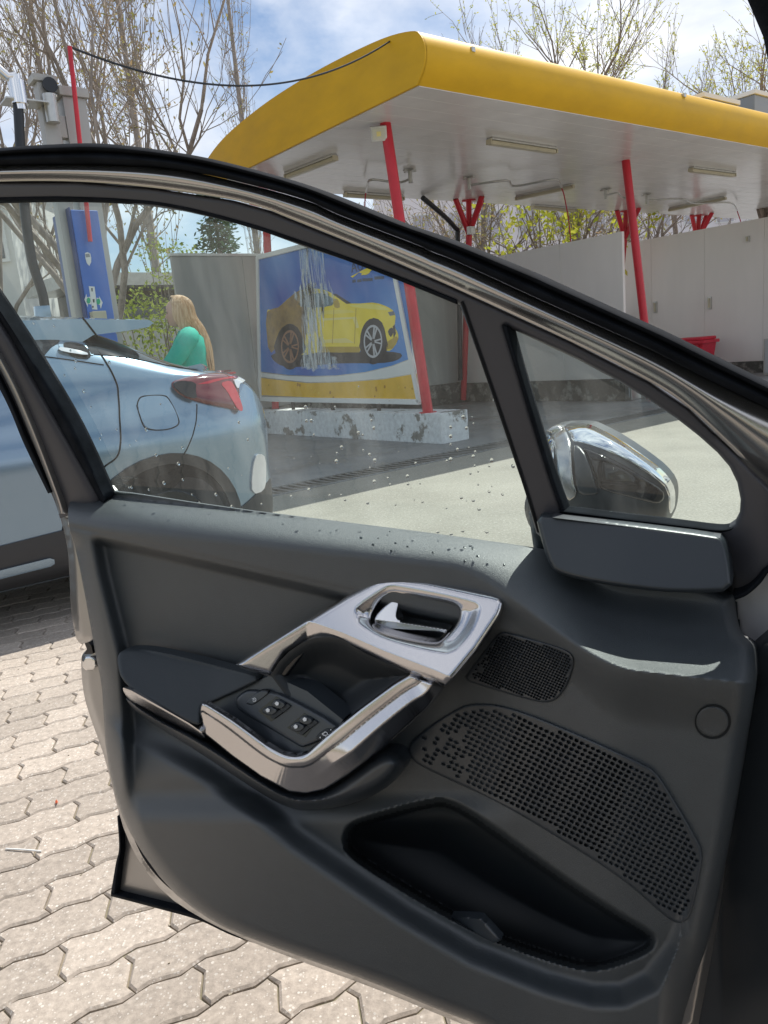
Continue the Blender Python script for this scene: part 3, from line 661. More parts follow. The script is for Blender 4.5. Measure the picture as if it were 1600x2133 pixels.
blue_p = mat('print_blue', (0.02, 0.085, 0.42), 0.35, col2=(0.03, 0.24, 0.62), vscale=0.8, detail=1)
printed('print_blue_field', [(540, 540), (632, 515), (838, 585 - 45), (860, 745), (815, 762), (760, 775), (700, 782), (650, 783), (600, 781), (543, 774)], blue_p, 0)
printed('print_white_sweep', [(543, 776), (600, 783), (650, 785), (700, 784), (760, 777), (815, 764), (860, 747), (868, 776), (800, 788), (720, 794), (640, 796), (543, 785)], M['white'], 0)
printed('print_yellow_strip', [(543, 787), (640, 798), (720, 796), (800, 790), (868, 778), (876, 838), (800, 835), (543, 823)], pm('print_orange', (0.78, 0.46, 0.03), var=0.1, vscale=3), 0)
yel = pm('print_yellow', (0.86, 0.66, 0.03), var=0.08, vscale=2); yel_d = pm('print_yellow_shade', (0.45, 0.30, 0.02)); brn = pm('print_mud', (0.17, 0.10, 0.04), col2=(0.36, 0.22, 0.05), vscale=5); blk = pm('print_black', (0.01, 0.012, 0.02)); wat = water_print('print_water', (0.88, 0.92, 0.95), 0.42, 0.78); sil = pm('print_silver', (0.5, 0.5, 0.53)); wat2 = water_print('print_water_soft', (0.70, 0.82, 0.92), 0.42, 0.84)
printed('print_shadow', [(575, 735), (700, 733), (820, 733), (835, 745), (800, 756), (700, 757), (610, 765), (575, 755)], blk, 1, 3)
printed('print_car', [(556, 650), (562, 645), (580, 640), (612, 612), (640, 602), (668, 602), (690, 610), (725, 632), (775, 630), (800, 636), (818, 646), (824, 660), (822, 680), (827, 690), (830, 705), (818, 726), (803, 730), (790, 700), (770, 690), (752, 705), (749, 733), (665, 733), (620, 740), (600, 700), (565, 735), (556, 700)], yel, 2, 2)
printed('print_car_muddy_tail', [(556, 650), (580, 640), (612, 612), (635, 604), (640, 650), (630, 740), (600, 700), (565, 735), (556, 700)], brn, 3, 2)
printed('print_car_window', [(620, 634), (648, 612), (675, 612), (693, 622), (692, 636), (650, 641)], pm('print_glass', (0.10, 0.16, 0.19)), 3, 2)
printed('print_windscreen', [(692, 612), (722, 633), (732, 632), (700, 612)], blk, 3)
printed('print_mirror', [(694, 624), (704, 624), (708, 640), (697, 640)], yel_d, 4, 2)
printed('print_side_line', [(672, 668), (735, 664), (742, 684), (748, 682), (742, 660), (672, 663)], pm('print_pale', (0.82, 0.70, 0.25)), 3)
printed('print_sill', [(672, 708), (720, 704), (738, 714), (672, 714)], pm('print_pale2', (0.80, 0.66, 0.2)), 3)
printed('print_lamp', [(808, 650), (820, 648), (823, 656), (812, 658)], pm('print_lamp', (0.10, 0.13, 0.16)), 3)
printed('print_grille', [(818, 680), (822, 676), (825, 694), (820, 705)], blk, 3)
printed('print_underbody', [(665, 722), (749, 722), (749, 734), (665, 734)], yel_d, 3)
printed('print_rear_arch', [(574, 735), (576, 705), (588, 682), (604, 676), (620, 682), (632, 708), (634, 735)], blk, 4, 2)
printed('print_bumper', [(806, 712), (826, 700), (830, 706), (818, 726), (804, 728)], yel_d, 3)
printed('print_bonnet_light', [(728, 636), (775, 633), (800, 639), (812, 646), (790, 645), (750, 641)], pm('print_highlight', (0.85, 0.72, 0.16)), 3, 2)
printed('print_shoulder_light', [(668, 648), (720, 645), (740, 650), (720, 652), (668, 655)], pm('print_highlight2', (0.84, 0.68, 0.12)), 3, 2)
for xs_ in (695, 741): printed('print_door_line', [(xs_, 642), (xs_ + 1.2, 642), (xs_ - 2, 716), (xs_ - 3.2, 716)], yel_d, 4)
printed('print_fog_lamp', [(808, 690), (816, 682), (820, 690), (814, 702)], blk, 4, 2)
printed('print_window_post', [(660, 612), (664, 612), (668, 638), (664, 639)], blk, 4)
def wheel_print(cx, cy, rx, ry, m):
    e = lambda f: [(cx + rx * f * cos(a), cy + ry * f * sin(a)) for a in np.linspace(0, 2 * pi, 25)[:-1]]
    printed('print_tyre', e(1.0), blk, 4); printed('print_rim', e(0.72), m, 5); printed('print_wheel_well', e(0.62), blk, 6)
    for i in range(10):
        a = 2 * pi * (i // 2) / 5 + (0.16 if i % 2 else -0.16); dx, dy = cos(a), sin(a)
        printed('print_spoke', [(cx + rx * 0.12 * dx - 1.6 * dy, cy + ry * 0.12 * dy + 1.6 * dx), (cx + rx * 0.66 * dx - 1.6 * dy, cy + ry * 0.66 * dy + 1.6 * dx), (cx + rx * 0.66 * dx + 1.6 * dy, cy + ry * 0.66 * dy - 1.6 * dx), (cx + rx * 0.12 * dx + 1.6 * dy, cy + ry * 0.12 * dy - 1.6 * dx)], m, 7)
printed('print_wheel_arch', [(752, 733), (752, 705), (762, 675), (778, 662), (796, 672), (804, 700), (805, 733)], blk, 3, 2)
wheel_print(777, 711, 27, 48, sil); wheel_print(604, 722, 26, 48, pm('print_rust', (0.28, 0.14, 0.08)))
rw = random.Random(3)
printed('print_waterfall', [(622, 517), (672, 500), (676, 560), (690, 600), (700, 625), (676, 640), (668, 660), (672, 700), (690, 740), (708, 758), (700, 765), (672, 768), (640, 770), (628, 762), (630, 720), (628, 660), (632, 640), (612, 620), (628, 590)], wat2, 8)
for i in range(34):
    x = rw.gauss(650, 13); y0 = rw.choice([505, 560, 590, 600, 660, 700, 735]); L = rw.uniform(25, 110); w = rw.uniform(1.2, 4.5); b_ = rw.gauss(0, 4); y1 = min(y0 + L, 768)
    if x < 626 or x > 684: continue
    printed('print_spray', [(x - w * 0.4, y0), (x + w * 0.4, y0), (x + w + b_, (y0 + y1) / 2), (x + w * 0.6 + b_, y1), (x - w * 0.6 + b_, y1), (x - w + b_, (y0 + y1) / 2)], wat, 9)
for i in range(46):
    a = rw.uniform(0, 2 * pi); top = rw.random() < 0.45; cx, cy = (650 + 44 * cos(a) * rw.random(), 612 + 26 * sin(a) * rw.random()) if top else (rw.uniform(628, 708), rw.gauss(758, 7)); r = rw.uniform(1.5, 6)
    printed('print_spray', [(cx + r * cos(t) * rw.uniform(0.6, 1.3), cy + r * sin(t) * rw.uniform(0.6, 1.3)) for t in np.linspace(0, 2 * pi, 8)[:-1]], wat, 10)
for i in range(22):
    x, y, r = rw.uniform(560, 866), rw.uniform(800, 832), rw.uniform(1.5, 4); printed('print_droplet', [(x + r * 0.7 * cos(t), y + r * 1.2 * sin(t)) for t in np.linspace(0, 2 * pi, 8)[:-1]], pm('print_droplet%d' % (i % 2), (0.78, 0.52, 0.05) if i % 2 else (0.45, 0.22, 0.01)), 2)
printed('print_swoosh', [(730, 576), (742, 570), (758, 561), (772, 556), (780, 554), (768, 570), (760, 573), (748, 567), (735, 578)], yel, 3)
printed('print_swoosh', [(760, 560), (775, 556), (800, 550), (800, 553), (775, 562), (764, 572), (752, 573)], yel, 4)
for (x0, x1, y) in ((734, 741, 586), (744, 753, 585), (755, 776, 583), (780, 800, 579)): printed('print_small_text', [(x0, y - 3), (x1, y - 4), (x1, y + 2), (x0, y + 3)], pm('print_navy', (0.02, 0.05, 0.12)), 3)
def text_obj(name, body, size, m, parent, pos, xa, ya, ext=0.0004):
    """flat lettering as mesh-like text lying on the plane spanned by xa, ya"""
    cu = bpy.data.curves.new(name, 'FONT'); cu.body = body; cu.size = size; cu.extrude = ext; cu.resolution_u = 3
    tmp = bpy.data.objects.new('lettering_source', cu); COL.objects.link(tmp); dg = bpy.context.evaluated_depsgraph_get(); dg.update()
    me = bpy.data.meshes.new_from_object(tmp.evaluated_get(dg)); me.name = name; me.materials.clear(); me.materials.append(m)
    bpy.data.objects.remove(tmp); bpy.data.curves.remove(cu)
    o = bpy.data.objects.new(name, me); COL.objects.link(o); o.parent = parent
    xa = Vector(xa).normalized(); ya = Vector(ya); ya = (ya - xa * ya.dot(xa)).normalized(); za = xa.cross(ya)
    mtx = Matrix((xa, ya, za)).transposed().to_4x4(); mtx.translation = Vector(np.asarray(pos) - LOC[parent]); o.matrix_parent_inverse = Matrix.Identity(4); o.matrix_basis = mtx; return o
text_obj('print_lettering', 'AUTO', 0.20, pm('print_dark_text', (0.02, 0.04, 0.09)), bd, bp(732, 568, 0.006), -V, Z)

# ================================================================== VACUUM STATION (top left)
VS = 6.6
vs_ = thing('vacuum_station', W(2.25, VS), 'stainless vacuum station with blue front panel behind the silver blue car', 'vacuum station')
def vp(x, y, v=VS): return on_v(x, y, v)
uL = (vp(70, 175) @ U); uR = (vp(126, 205) @ U); zt1 = vp(60, 172)[2]; zt2 = vp(130, 204)[2]
mk('leg', bevel(ubox(uL + 0.01, uL + 0.13, VS - 0.06, VS + 0.06, 0.0, zt1), 0.008), M['post_grey'], vs_, smooth=40)
mk('leg', bevel(ubox(uR + 0.0, uR + 0.18, VS - 0.05, VS + 0.11, 0.0, zt2), 0.008), M['post_grey'], vs_, smooth=40)
mk('cap', bevel(ubox(uR - 0.025, uR + 0.205, VS - 0.075, VS + 0.135, zt2 + 0.001, zt2 + 0.07), 0.01), M['post_grey'], vs_, smooth=40)
mk('cap', bevel(ubox(uL - 0.02, uL + 0.16, VS - 0.08, VS + 0.08, zt1 + 0.001, zt1 + 0.05), 0.01), M['post_grey'], vs_, smooth=40)
zc = vp(110, 262)[2]
mk('crossbar', bevel(ubox(uL + 0.131, uR - 0.001, VS - 0.04, VS + 0.04, zc - 0.09, zc + 0.07), 0.006), M['post_grey'], vs_, smooth=40)
mk('tie_bar', tube([vp(78, 180), vp(118, 200)], 0.025, 8), M['chrome_satin'], vs_, smooth=50)
mk('motor', tube([W(uL + 0.07, VS - 0.10, zt1 - 0.30), W(uL + 0.07, VS - 0.10, zt1 - 0.10)], 0.05, 12), M['metal'], vs_, smooth=50)
mk('pulley', tube([W(uL + 0.09, VS - 0.085, zt1 - 0.03), W(uL + 0.09, VS - 0.11, zt1 - 0.03)], 0.055, 14), M['hose_black'], vs_, smooth=50)
sw = vp(37, 190, VS - 0.12)
mk('swivel', join(tube([sw - Z * 0.09, sw + Z * 0.07], 0.062, 14), tube([sw - Z * 0.13, sw - Z * 0.09], 0.045, 14), tube([sw + Z * 0.07, sw + Z * 0.11], 0.04, 12)), M['chrome_satin'], vs_, smooth=50)
mk('boom', tube([sw + Z * 0.10, vp(15, 160, VS - 0.12), vp(-60, 95, VS - 0.12)], 0.035, 10), M['chrome_satin'], vs_, smooth=50)
mk('bracket', bevel(obox(vp(50, 215, VS - 0.06), U, V, Z, 0.30, 0.2, 0.012), 0.003), M['metal'], vs_)
hs = crom([vp(37, 212, VS - 0.12), vp(40, 260, VS - 0.12), vp(44, 340, VS - 0.12), vp(52, 440, VS - 0.14), vp(66, 540, VS - 0.16), vp(88, 610, VS - 0.18), vp(100, 665, VS - 0.18), vp(140, 760, VS - 0.2)], 6)
mk('hose', tube(hs, 0.036, 10), M['hose_black'], vs_, smooth=50)
rc = vp(168, 228, VS + 0.05)
mk('swivel', join(tube([rc - Z * 0.16, rc + Z * 0.10], 0.045, 12), tube([rc - Z * 0.36, rc - Z * 0.16], 0.03, 10)), M['metal'], vs_, smooth=50)
# blue panel: folded sheet with a narrower side face
f0, f1, s0 = vp(147, 440, VS - 0.14) @ U, vp(203, 442, VS - 0.14) @ U, vp(118, 440, VS - 0.02) @ U
zp = vp(175, 438, VS - 0.14)[2]
mk('front_panel', bevel(ubox(f0, f1, VS - 0.15, VS - 0.13, 0.1, zp), 0.004, 1), M['blue'], vs_)
mk('side_panel', bevel(ubox(f0 - 0.012, f0 - 0.001, VS - 0.14, VS + 0.30, 0.1, zp + 0.02), 0.003, 1), M['blue_side'], vs_)
def vst(name, px, m, lay, parent=vs_): return mk(name, prism([vp(x, y, VS - 0.151 - 0.0012 * lay) for x, y in px], V * 0.0008), m, parent)
vst('sticker', [(177, 527), (182, 525), (188, 528), (190, 537), (190, 546), (186, 554), (181, 548), (178, 538)], M['white'], 1)
vst('sticker_crest', [(178, 529), (186, 528), (188, 535), (179, 536)], mat('grey_print', (0.28, 0.29, 0.3), 0.5), 2)
vst('notice', [(185, 596), (197, 597), (203, 645), (192, 644)], M['white'], 1)
vst('notice_text', [(190, 600), (193, 600), (193, 607), (191, 607)], mat('dark_print', (0.05, 0.05, 0.05), 0.5), 2)
vst('notice_text', [(193, 623), (197, 623), (197, 630), (194, 630)], mat('dark_print', (0.05, 0.05, 0.05), 0.5), 2)
vst('notice_text', [(192, 637), (195, 637), (195, 641), (192, 641)], mat('dark_print', (0.05, 0.05, 0.05), 0.5), 2)
vst('arrow_sign', [(180, 612), (176, 624), (183, 640), (183, 633), (190, 634), (188, 618), (181, 619)], M['white'], 1); vst('arrow_sign', [(206, 616), (214, 630), (210, 643), (208, 635), (203, 634), (201, 620), (207, 621)], M['white'], 1)
for cx, cy in ((184.5, 626), (205, 628)): vst('green_disc', [(cx + 4 * cos(a), cy + 6.5 * sin(a)) for a in np.linspace(0, 2 * pi, 13)[:-1]], M['green'], 3)
tr0 = vp(186, 650, VS - 0.16); tr1 = vp(216, 660, VS - 0.16)
mk('coin_tray', bevel(ubox(tr0 @ U, tr1 @ U, VS - 0.24, VS - 0.156, tr1[2] - 0.06, tr0[2]), 0.008), M['lamp_body'], vs_)

# cable pole and the cable to the canopy
pt_, pb_ = vp(145, 97, VS - 0.2), vp(188, 503, VS - 0.2)
cp = mk('cable_pole', tube([pt_, pb_], 0.018, 8), M['red'], smooth=50); tag(cp, 'thin red pole strapped to the blue vacuum panel, cable at its tip', 'pole')
e_ = on_u(812, 86, UE - 0.02); cab = []
for t_ in np.linspace(0, 1, 40): cab.append(pt_ * (1 - t_) + e_ * t_ - Z * 0.62 * 4 * t_ * (1 - t_) * 0.55)
tag(mk('cable', tube(cab, 0.009, 5), M['hose_black'], smooth=60), 'black cable sagging from the red pole to the canopy', 'cable')

# ================================================================== SILVER BLUE CAR
XR, VC = 2.335, 4.75                               # rear end, centre line
def CW(x, y, z): return W(XR - x, VC - y, z)      # car: x forward from the tail, y to its left side, z up
ztab = [(0.0, 0.88), (0.05, 1.03), (0.13, 1.13), (0.22, 1.165), (0.38, 1.19), (0.55, 1.25), (0.8, 1.39), (1.05, 1.495), (1.3, 1.54), (1.7, 1.57), (2.2, 1.57), (2.65, 1.49), (3.1, 1.27), (3.35, 1.10), (3.7, 1.03), (4.1, 0.92), (4.3, 0.78), (4.38, 0.62)]
ptab = [(0.0, 0.66), (0.05, 0.77), (0.12, 0.845), (0.22, 0.905), (0.36, 0.955), (0.55, 0.99), (0.78, 1.015), (1.0, 1.01), (1.3, 0.985), (1.8, 0.975), (2.6, 0.985), (3.3, 1.02), (3.7, 1.01), (4.0, 0.94), (4.25, 0.78), (4.38, 0.55)]
xs_s = np.linspace(0, 4.38, 60); _z = crom(np.array(ztab), 6); _p = crom(np.array(ptab), 6)
ZT = lambda x: np.interp(x, _z[:, 0], _z[:, 1]); PT = lambda x: np.interp(x, _p[:, 0], _p[:, 1])
flank = crom(np.array([(0.20, 0.74), (0.26, 0.83), (0.36, 0.862), (0.50, 0.872), (0.62, 0.885), (0.74, 0.905), (0.84, 0.91), (0.92, 0.888), (1.0, 0.855), (1.06, 0.82), (1.12, 0.79)]), 4)
def flank_y(z): return np.interp(z, flank[:, 0], flank[:, 1])
def belt_z(x): return np.minimum(np.interp(x, [0, 0.12, 0.3, 0.5, 0.9, 1.4, 2.2, 3.2, 4.4], [0.84, 1.02, 1.12, 1.13, 1.09, 1.03, 0.98, 0.96, 0.8]), ZT(x) - 0.03)
NQ1, NQ2 = 14, 14
def section(x):
    zb, zt, k = float(belt_z(x)), float(ZT(x)), float(PT(x)); out = []
    for z in np.linspace(0.20, zb, NQ1): out.append((flank_y(z) * k, z))
    yb = out[-1][0]
    for th in np.linspace(0, pi / 2, NQ2 + 1)[1:]: out.append((yb * max(cos(th), 0) ** 0.62 * (1 - 0.04 * sin(th)), zb + (zt - zb) * sin(th) ** 0.92))
    return np.array(out)
def half(x):
    s = section(x); return np.stack([np.full(len(s), x), s[:, 0], s[:, 1]], 1)
SX = np.r_[np.linspace(0, 0.5, 16), np.linspace(0.55, 3.2, 40), np.linspace(3.3, 4.38, 22)]
SECT = np.array([section(x) for x in SX])          # station, point, (y,z)
def body_y(x, z):
    x = np.clip(x, 0, 4.38); i = int(np.clip(np.searchsorted(SX, x) - 1, 0, len(SX) - 2)); f = (x - SX[i]) / (SX[i + 1] - SX[i])
    s = SECT[i] * (1 - f) + SECT[i + 1] * f
    return float(np.interp(z, s[:, 1], s[:, 0]))
def car_hit(px, py):
    """where the view line through a photo position meets the car's left side -> (x, z)"""
    y = 0.8
    for _ in range(14):
        p = on_v(px, py, VC - y); x, z = XR - p @ U, p[2]; y = 0.5 * y + 0.5 * body_y(x, min(z, float(ZT(np.clip(x, 0, 4.38)))))
    return x, z
hb = thing('hatchback', CW(2.1, 0, 0), 'silver blue hatchback parked beyond the open door, tail to the right', 'car')
ring = []
for x in SX:
    h = half(x); r = h[::-1].copy(); r[:, 1] *= -1; ring.append([CW(*q) for q in np.concatenate([h, r[1:]])])
mk('body', loft(ring, closed=True, caps=True), M['carpaint'], hb, smooth=35)
def cpatch(name, px, m, off=0.004, step=0.02, ch=2, parent=hb, dome=0.0, thick=0.0, xz=None, smooth=40, skirt=0.012):
    poly = np.array([car_hit(*q) for q in px]) if xz is None else np.array(xz, float)
    if ch: poly = chaikin(poly, ch)
    P, Q, sd = grid_clip(poly, step); y = np.array([body_y(a, b) for a, b in P]) + off
    if dome: t = np.clip(-sd / dome[0], 0, 1); y += dome[1] * np.sqrt(1 - (1 - t) ** 2)
    v = np.array([CW(a, c, b) for (a, b), c in zip(P, y)]); f = [tuple(q) for q in Q.tolist()]
    be = border_edges(Q); mm = len(v); bv = sorted({i for e in be for i in e}); mp = {b: mm + i for i, b in enumerate(bv)}
    v = np.concatenate([v, v[bv] + V * skirt]); f += [(b, a, mp[a], mp[b]) for a, b in be]
    return mk(name, (v, f), m, parent, smooth=smooth)
def cline(name, px, r=0.0035, m=None, off=0.001, parent=hb, xz=None):
    P = np.array([car_hit(*q) for q in px]) if xz is None else np.array(xz, float); P = crom(P, 6)
    return mk(name, tube([CW(a, body_y(a, b) + off, b) for a, b in P], r, 5), m or M['seam'], parent, smooth=60)
# side glass, gloss black quarter area, rear screen
cpatch('side_window', [(-60, 672), (48, 694), (92, 706), (88, 745), (75, 757), (-60, 800)], M['glass_dark'], 0.005)
cpatch('window_frame', [(-60, 660), (40, 684), (110, 695), (130, 708), (100, 725), (76, 768), (60, 775), (86, 740), (90, 708), (40, 694), (-60, 674)], M['cargloss'], 0.006, 0.012, ch=1)
cpatch('quarter_panel', [(118, 712), (132, 706), (186, 712), (200, 730), (193, 742), (130, 735)], M['carpaint'], 0.004, 0.012, ch=1)
hd = cpatch('door_handle', [(128, 714), (150, 711), (180, 720), (192, 748), (150, 744), (138, 732)], M['cargloss'], 0.006, 0.010, ch=1)
cpatch('handle_bar', [(118, 726), (124, 722), (178, 733), (184, 741), (126, 732)], M['chrome_satin'], 0.02, 0.008, ch=1, parent=hd)
cpatch('rear_pillar_trim', [(200, 706), (218, 700), (265, 722), (320, 745), (300, 742), (240, 732), (205, 728)], M['cargloss'], 0.005, 0.012, ch=1)
# rear screen: a strip of the sloping tail over its full width
def tail_patch(name, x0, x1, y0, y1, m, off=0.006, nx=14, ny=20, top=True):
    vs, n = [], 0
    for x in np.linspace(x0, x1, nx):
        s = section(x); k0 = NQ1 - 1
        for t in np.linspace(y0, y1, ny):
            j = t * NQ2 if t >= 0 else 0; j = k0 + abs(t) * NQ2; i = int(min(j, len(s) - 2)); f = j - i; q = s[i] * (1 - f) + s[i + 1] * f
            vs.append(CW(x, q[0] * (1 if t >= 0 else -1), q[1] + off))
    return mk(name, (np.array(vs), [(i * ny + j, i * ny + j + 1, (i + 1) * ny + j + 1, (i + 1) * ny + j) for i in range(nx - 1) for j in range(ny - 1)]), m, hb, smooth=40)
tail_patch('rear_window', 0.40, 1.02, 0.34, 1.0, M['glass_dark'])
def tail_mirror(name, x0, x1, t0, m, off):
    vs = []; nx, ny = 14, 20
    for x in np.linspace(x0, x1, nx):
        s = section(x)
        for t in np.linspace(t0, 1.0, ny):
            j = NQ1 - 1 + t * NQ2; i = int(min(j, len(s) - 2)); f = j - i; q = s[i] * (1 - f) + s[i + 1] * f; vs.append(CW(x, -q[0], q[1] + off))
    return mk(name, (np.array(vs), [(i * ny + j, i * ny + j + 1, (i + 1) * ny + j + 1, (i + 1) * ny + j) for i in range(nx - 1) for j in range(ny - 1)]), m, hb, smooth=40)
tail_mirror('rear_window', 0.40, 1.02, 0.34, M['glass_dark'], 0.006)
mk('wiper', tube([CW(0.62, 0.12, ZT(0.62) + 0.03), CW(0.78, -0.2, ZT(0.78) + 0.03)], 0.012, 6), M['carblack'], hb)
# roof spoiler
sx = np.linspace(-0.66, 0.66, 13); top, bot = [], []
def spoil(y, x, z): return CW(x, y, z)
secs = []
for y in sx:
    e = abs(y) / 0.66; xr = 0.52 + 0.12 * e ** 2; zr = 1.452 - 0.012 * e ** 2; zf = float(ZT(1.35)) + 0.004 - 0.075 * e ** 3
    secs.append([spoil(y, 1.45, zf + 0.012), spoil(y, 1.05, zf * 0.5 + zr * 0.5 + 0.022), spoil(y, xr + 0.02, zr + 0.016), spoil(y, xr, zr), spoil(y, xr + 0.03, zr - 0.02), spoil(y, 0.80, zr - 0.028 - 0.006 * e), spoil(y, 0.97, zr - 0.035 - 0.01 * e), spoil(y, 1.09, zr - 0.05 - 0.055 * e ** 3), spoil(y, 1.4, zf - 0.05 - 0.09 * e ** 3)])
mk('roof_spoiler', loft(secs), M['carpaint'], hb, smooth=40)
# roof aerial fin
fin = [CW(2.02, 0, 1.55), CW(1.72, 0, 1.55), CW(1.72, 0, 1.625), CW(1.80, 0, 1.63), CW(1.94, 0, 1.59)]
fa_, fb_ = on_v(105, 656, VC) @ U, on_v(48, 650, VC) @ U; zf_ = on_v(85, 637, VC)[2]
fin = [W(fa_, VC, 1.54), W(fa_, VC, zf_), W(fa_ - 0.08, VC, zf_ - 0.002), W(fb_ + 0.06, VC, zf_ - 0.06), W(fb_, VC, 1.54)]
mk('aerial_fin', bevel(prism([p - V * 0.02 for p in fin], V * 0.04), 0.008), M['carpaint'], hb, smooth=40)
sl_ = [on_v(*q, VC - 0.665) for q in ((172, 661), (178, 668), (188, 681), (198, 694), (204, 702))]
mk('roof_seam', tube(crom(sl_, 4), 0.0045, 5), M['seam'], hb, smooth=60)
# boot lip, tail lamp
secs = []
for y in np.linspace(-0.62, 0.62, 13):
    e = abs(y) / 0.62; x0 = 0.16 + 0.20 * e ** 2.2; z0 = 1.135 + 0.035 * e
    secs.append([CW(x0 + 0.28, y, z0 + 0.005), CW(x0 + 0.02, y, z0 + 0.035), CW(x0, y, z0 + 0.02), CW(x0 + 0.02, y, z0 - 0.02), CW(x0 + 0.26, y, z0 - 0.06)])
mk('boot_lip', loft(secs), M['carpaint'], hb, smooth=40)
tl = cpatch('tail_lamp', [(353, 800), (368, 790), (430, 776), (478, 770), (492, 770), (494, 790), (499, 835), (503, 858), (470, 850), (420, 840), (375, 825)], M['tail_dark'], 0.004, 0.010, ch=1, dome=(0.06, 0.028), skirt=0.05)
cpatch('smoked_lens', [(354, 801), (368, 792), (404, 796), (402, 812), (406, 832), (378, 824)], M['cargloss'], 0.034, 0.008, ch=1, parent=tl, skirt=0.02)
cpatch('lamp_lens', [(404, 801), (440, 790), (484, 774), (489, 778), (458, 791), (430, 799)], M['tail_red'], 0.033, 0.006, ch=0, parent=tl, skirt=0.02)
cpatch('lamp_lens', [(452, 798), (474, 792), (482, 802), (492, 824), (502, 857), (492, 855), (478, 834), (466, 812)], M['tail_red'], 0.034, 0.010, ch=1, parent=tl, skirt=0.02)
cpatch('lamp_corner', [(480, 788), (493, 775), (494, 795), (490, 812), (483, 800)], M['lens_clear'], 0.040, 0.008, ch=1, parent=tl, skirt=0.02)
# fuel flap, door gap, bumper gap
fpx = [(285, 845), (292, 828), (312, 824), (340, 824), (352, 832), (370, 868), (371, 884), (350, 894), (315, 895), (298, 885)]
cpatch('fuel_flap', fpx, M['carpaint'], 0.004, 0.012, ch=1, skirt=0.006)
cline('flap_gap', fpx + fpx[:1], 0.003)
rear_door = cline('door_gap', [(176, 662), (190, 690), (203, 720), (215, 745), (235, 780), (246, 815), (249, 870), (247, 945), (215, 975), (170, 1030), (135, 1085), (130, 1130), (126, 1160), (100, 1175), (-40, 1200)], 0.0045)
cline('door_gap', [(86, 742), (120, 746), (216, 760)], 0.003)
cline('bumper_gap', [(410, 842), (408, 880), (392, 930), (380, 950)], 0.003)
# cladding, arch, wheels
def wheel(xc, side):
    yo = 0.90 if side > 0 else -0.90; s = side
    a = hb
    w = mk('wheel', tube([CW(xc, s * 0.70, 0.335), CW(xc, s * 0.72, 0.335), CW(xc, s * 0.88, 0.335), CW(xc, s * 0.895, 0.335)], [0.31, 0.335, 0.335, 0.31], 28), M['tyre'], a, smooth=40)
    mk('rim', tube([CW(xc, s * 0.893, 0.335), CW(xc, s * 0.899, 0.335)], [0.235, 0.228], 28), M['cargloss'], w, smooth=40)
    for i in range(5):
        an = 2 * pi * i / 5; d = np.array([cos(an), sin(an)]); mk('spoke', prism([CW(xc + d[0] * r0 - d[1] * q, s * 0.90, 0.335 + d[1] * r0 + d[0] * q) for r0, q in ((0.03, 0.03), (0.22, 0.022), (0.22, -0.022), (0.03, -0.03))], V * (-0.012 * s)), M['rim'], w)
    mk('hub', tube([CW(xc, s * 0.90, 0.335), CW(xc, s * 0.915, 0.335)], 0.04, 12), M['rim'], w)
def arch_side(xc):
    an = np.linspace(-0.35, pi + 0.35, 22)
    out = [(xc + 0.455 * cos(t), 0.335 + 0.43 * sin(t)) for t in an]; inn = [(xc + 0.385 * cos(t), 0.335 + 0.375 * sin(t)) for t in an]
    cpatch('arch_cladding', None, M['carblack'], 0.008, 0.014, ch=0, xz=[q for q in out + inn[::-1] if q[1] > 0.205])
    cpatch('wheel_well', None, M['hole'], 0.003, 0.02, ch=0, xz=[q for q in inn if q[1] > 0.21])
for xc in (0.80, 3.45):
    arch_side(xc); wheel(xc, 1); wheel(xc, -1)
cpatch('sill_cladding', None, M['carblack'], 0.008, 0.02, ch=0, xz=[(1.27, 0.21), (2.98, 0.21), (2.98, 0.38), (2.2, 0.42), (1.27, 0.47)])
cpatch('sill_strip', None, M['carpaint'], 0.02, 0.02, ch=0, xz=[(1.40, 0.30), (2.9, 0.26), (2.9, 0.30), (1.40, 0.345)])
cpatch('bumper_cladding', None, M['carblack'], 0.006, 0.014, ch=1, xz=[(0.01, 0.21), (0.36, 0.21), (0.42, 0.36), (0.30, 0.40), (0.12, 0.48), (0.03, 0.5)])
rf = cpatch('bumper_reflector', [(523, 990), (530, 950), (540, 944), (552, 952), (553, 1000), (548, 1022), (524, 1030)], M['lens_clear'], 0.012, 0.010, ch=1, skirt=0.03)

# ================================================================== WOMAN BEHIND THE CAR
pw = on_v(398, 700, 6.0); pu, pv = pw @ U, 6.0
per = thing('person', W(pu, pv), 'woman with long ginger hair and teal top behind the silver blue car', 'person')
hd_a = radians(-95); PF = np.array([sin(hd_a), cos(hd_a), 0]); PLf = np.array([-PF[1], PF[0], 0])   # facing, her left
b0 = W(pu, pv, 0)
def Q_(f, l, z): return b0 + PF * f + PLf * l + Z * z
HS = 1.02
def skin_body(name, pts, edges, radii, root, m, parent, sub=2):
    me = bpy.data.meshes.new(name); me.from_pydata([(p - LOC[parent]).tolist() for p in pts], edges, [])
    o = bpy.data.objects.new(name, me); COL.objects.link(o); o.parent = parent; me.materials.append(m)
    md = o.modifiers.new('skin', 'SKIN'); md.use_smooth_shade = True
    for i, r in enumerate(radii): v = me.skin_vertices[0].data[i]; v.radius = (r, r) if not isinstance(r, tuple) else r; v.use_root = (i == root)
    s = o.modifiers.new('sub', 'SUBSURF'); s.levels = sub; s.render_levels = sub; return o
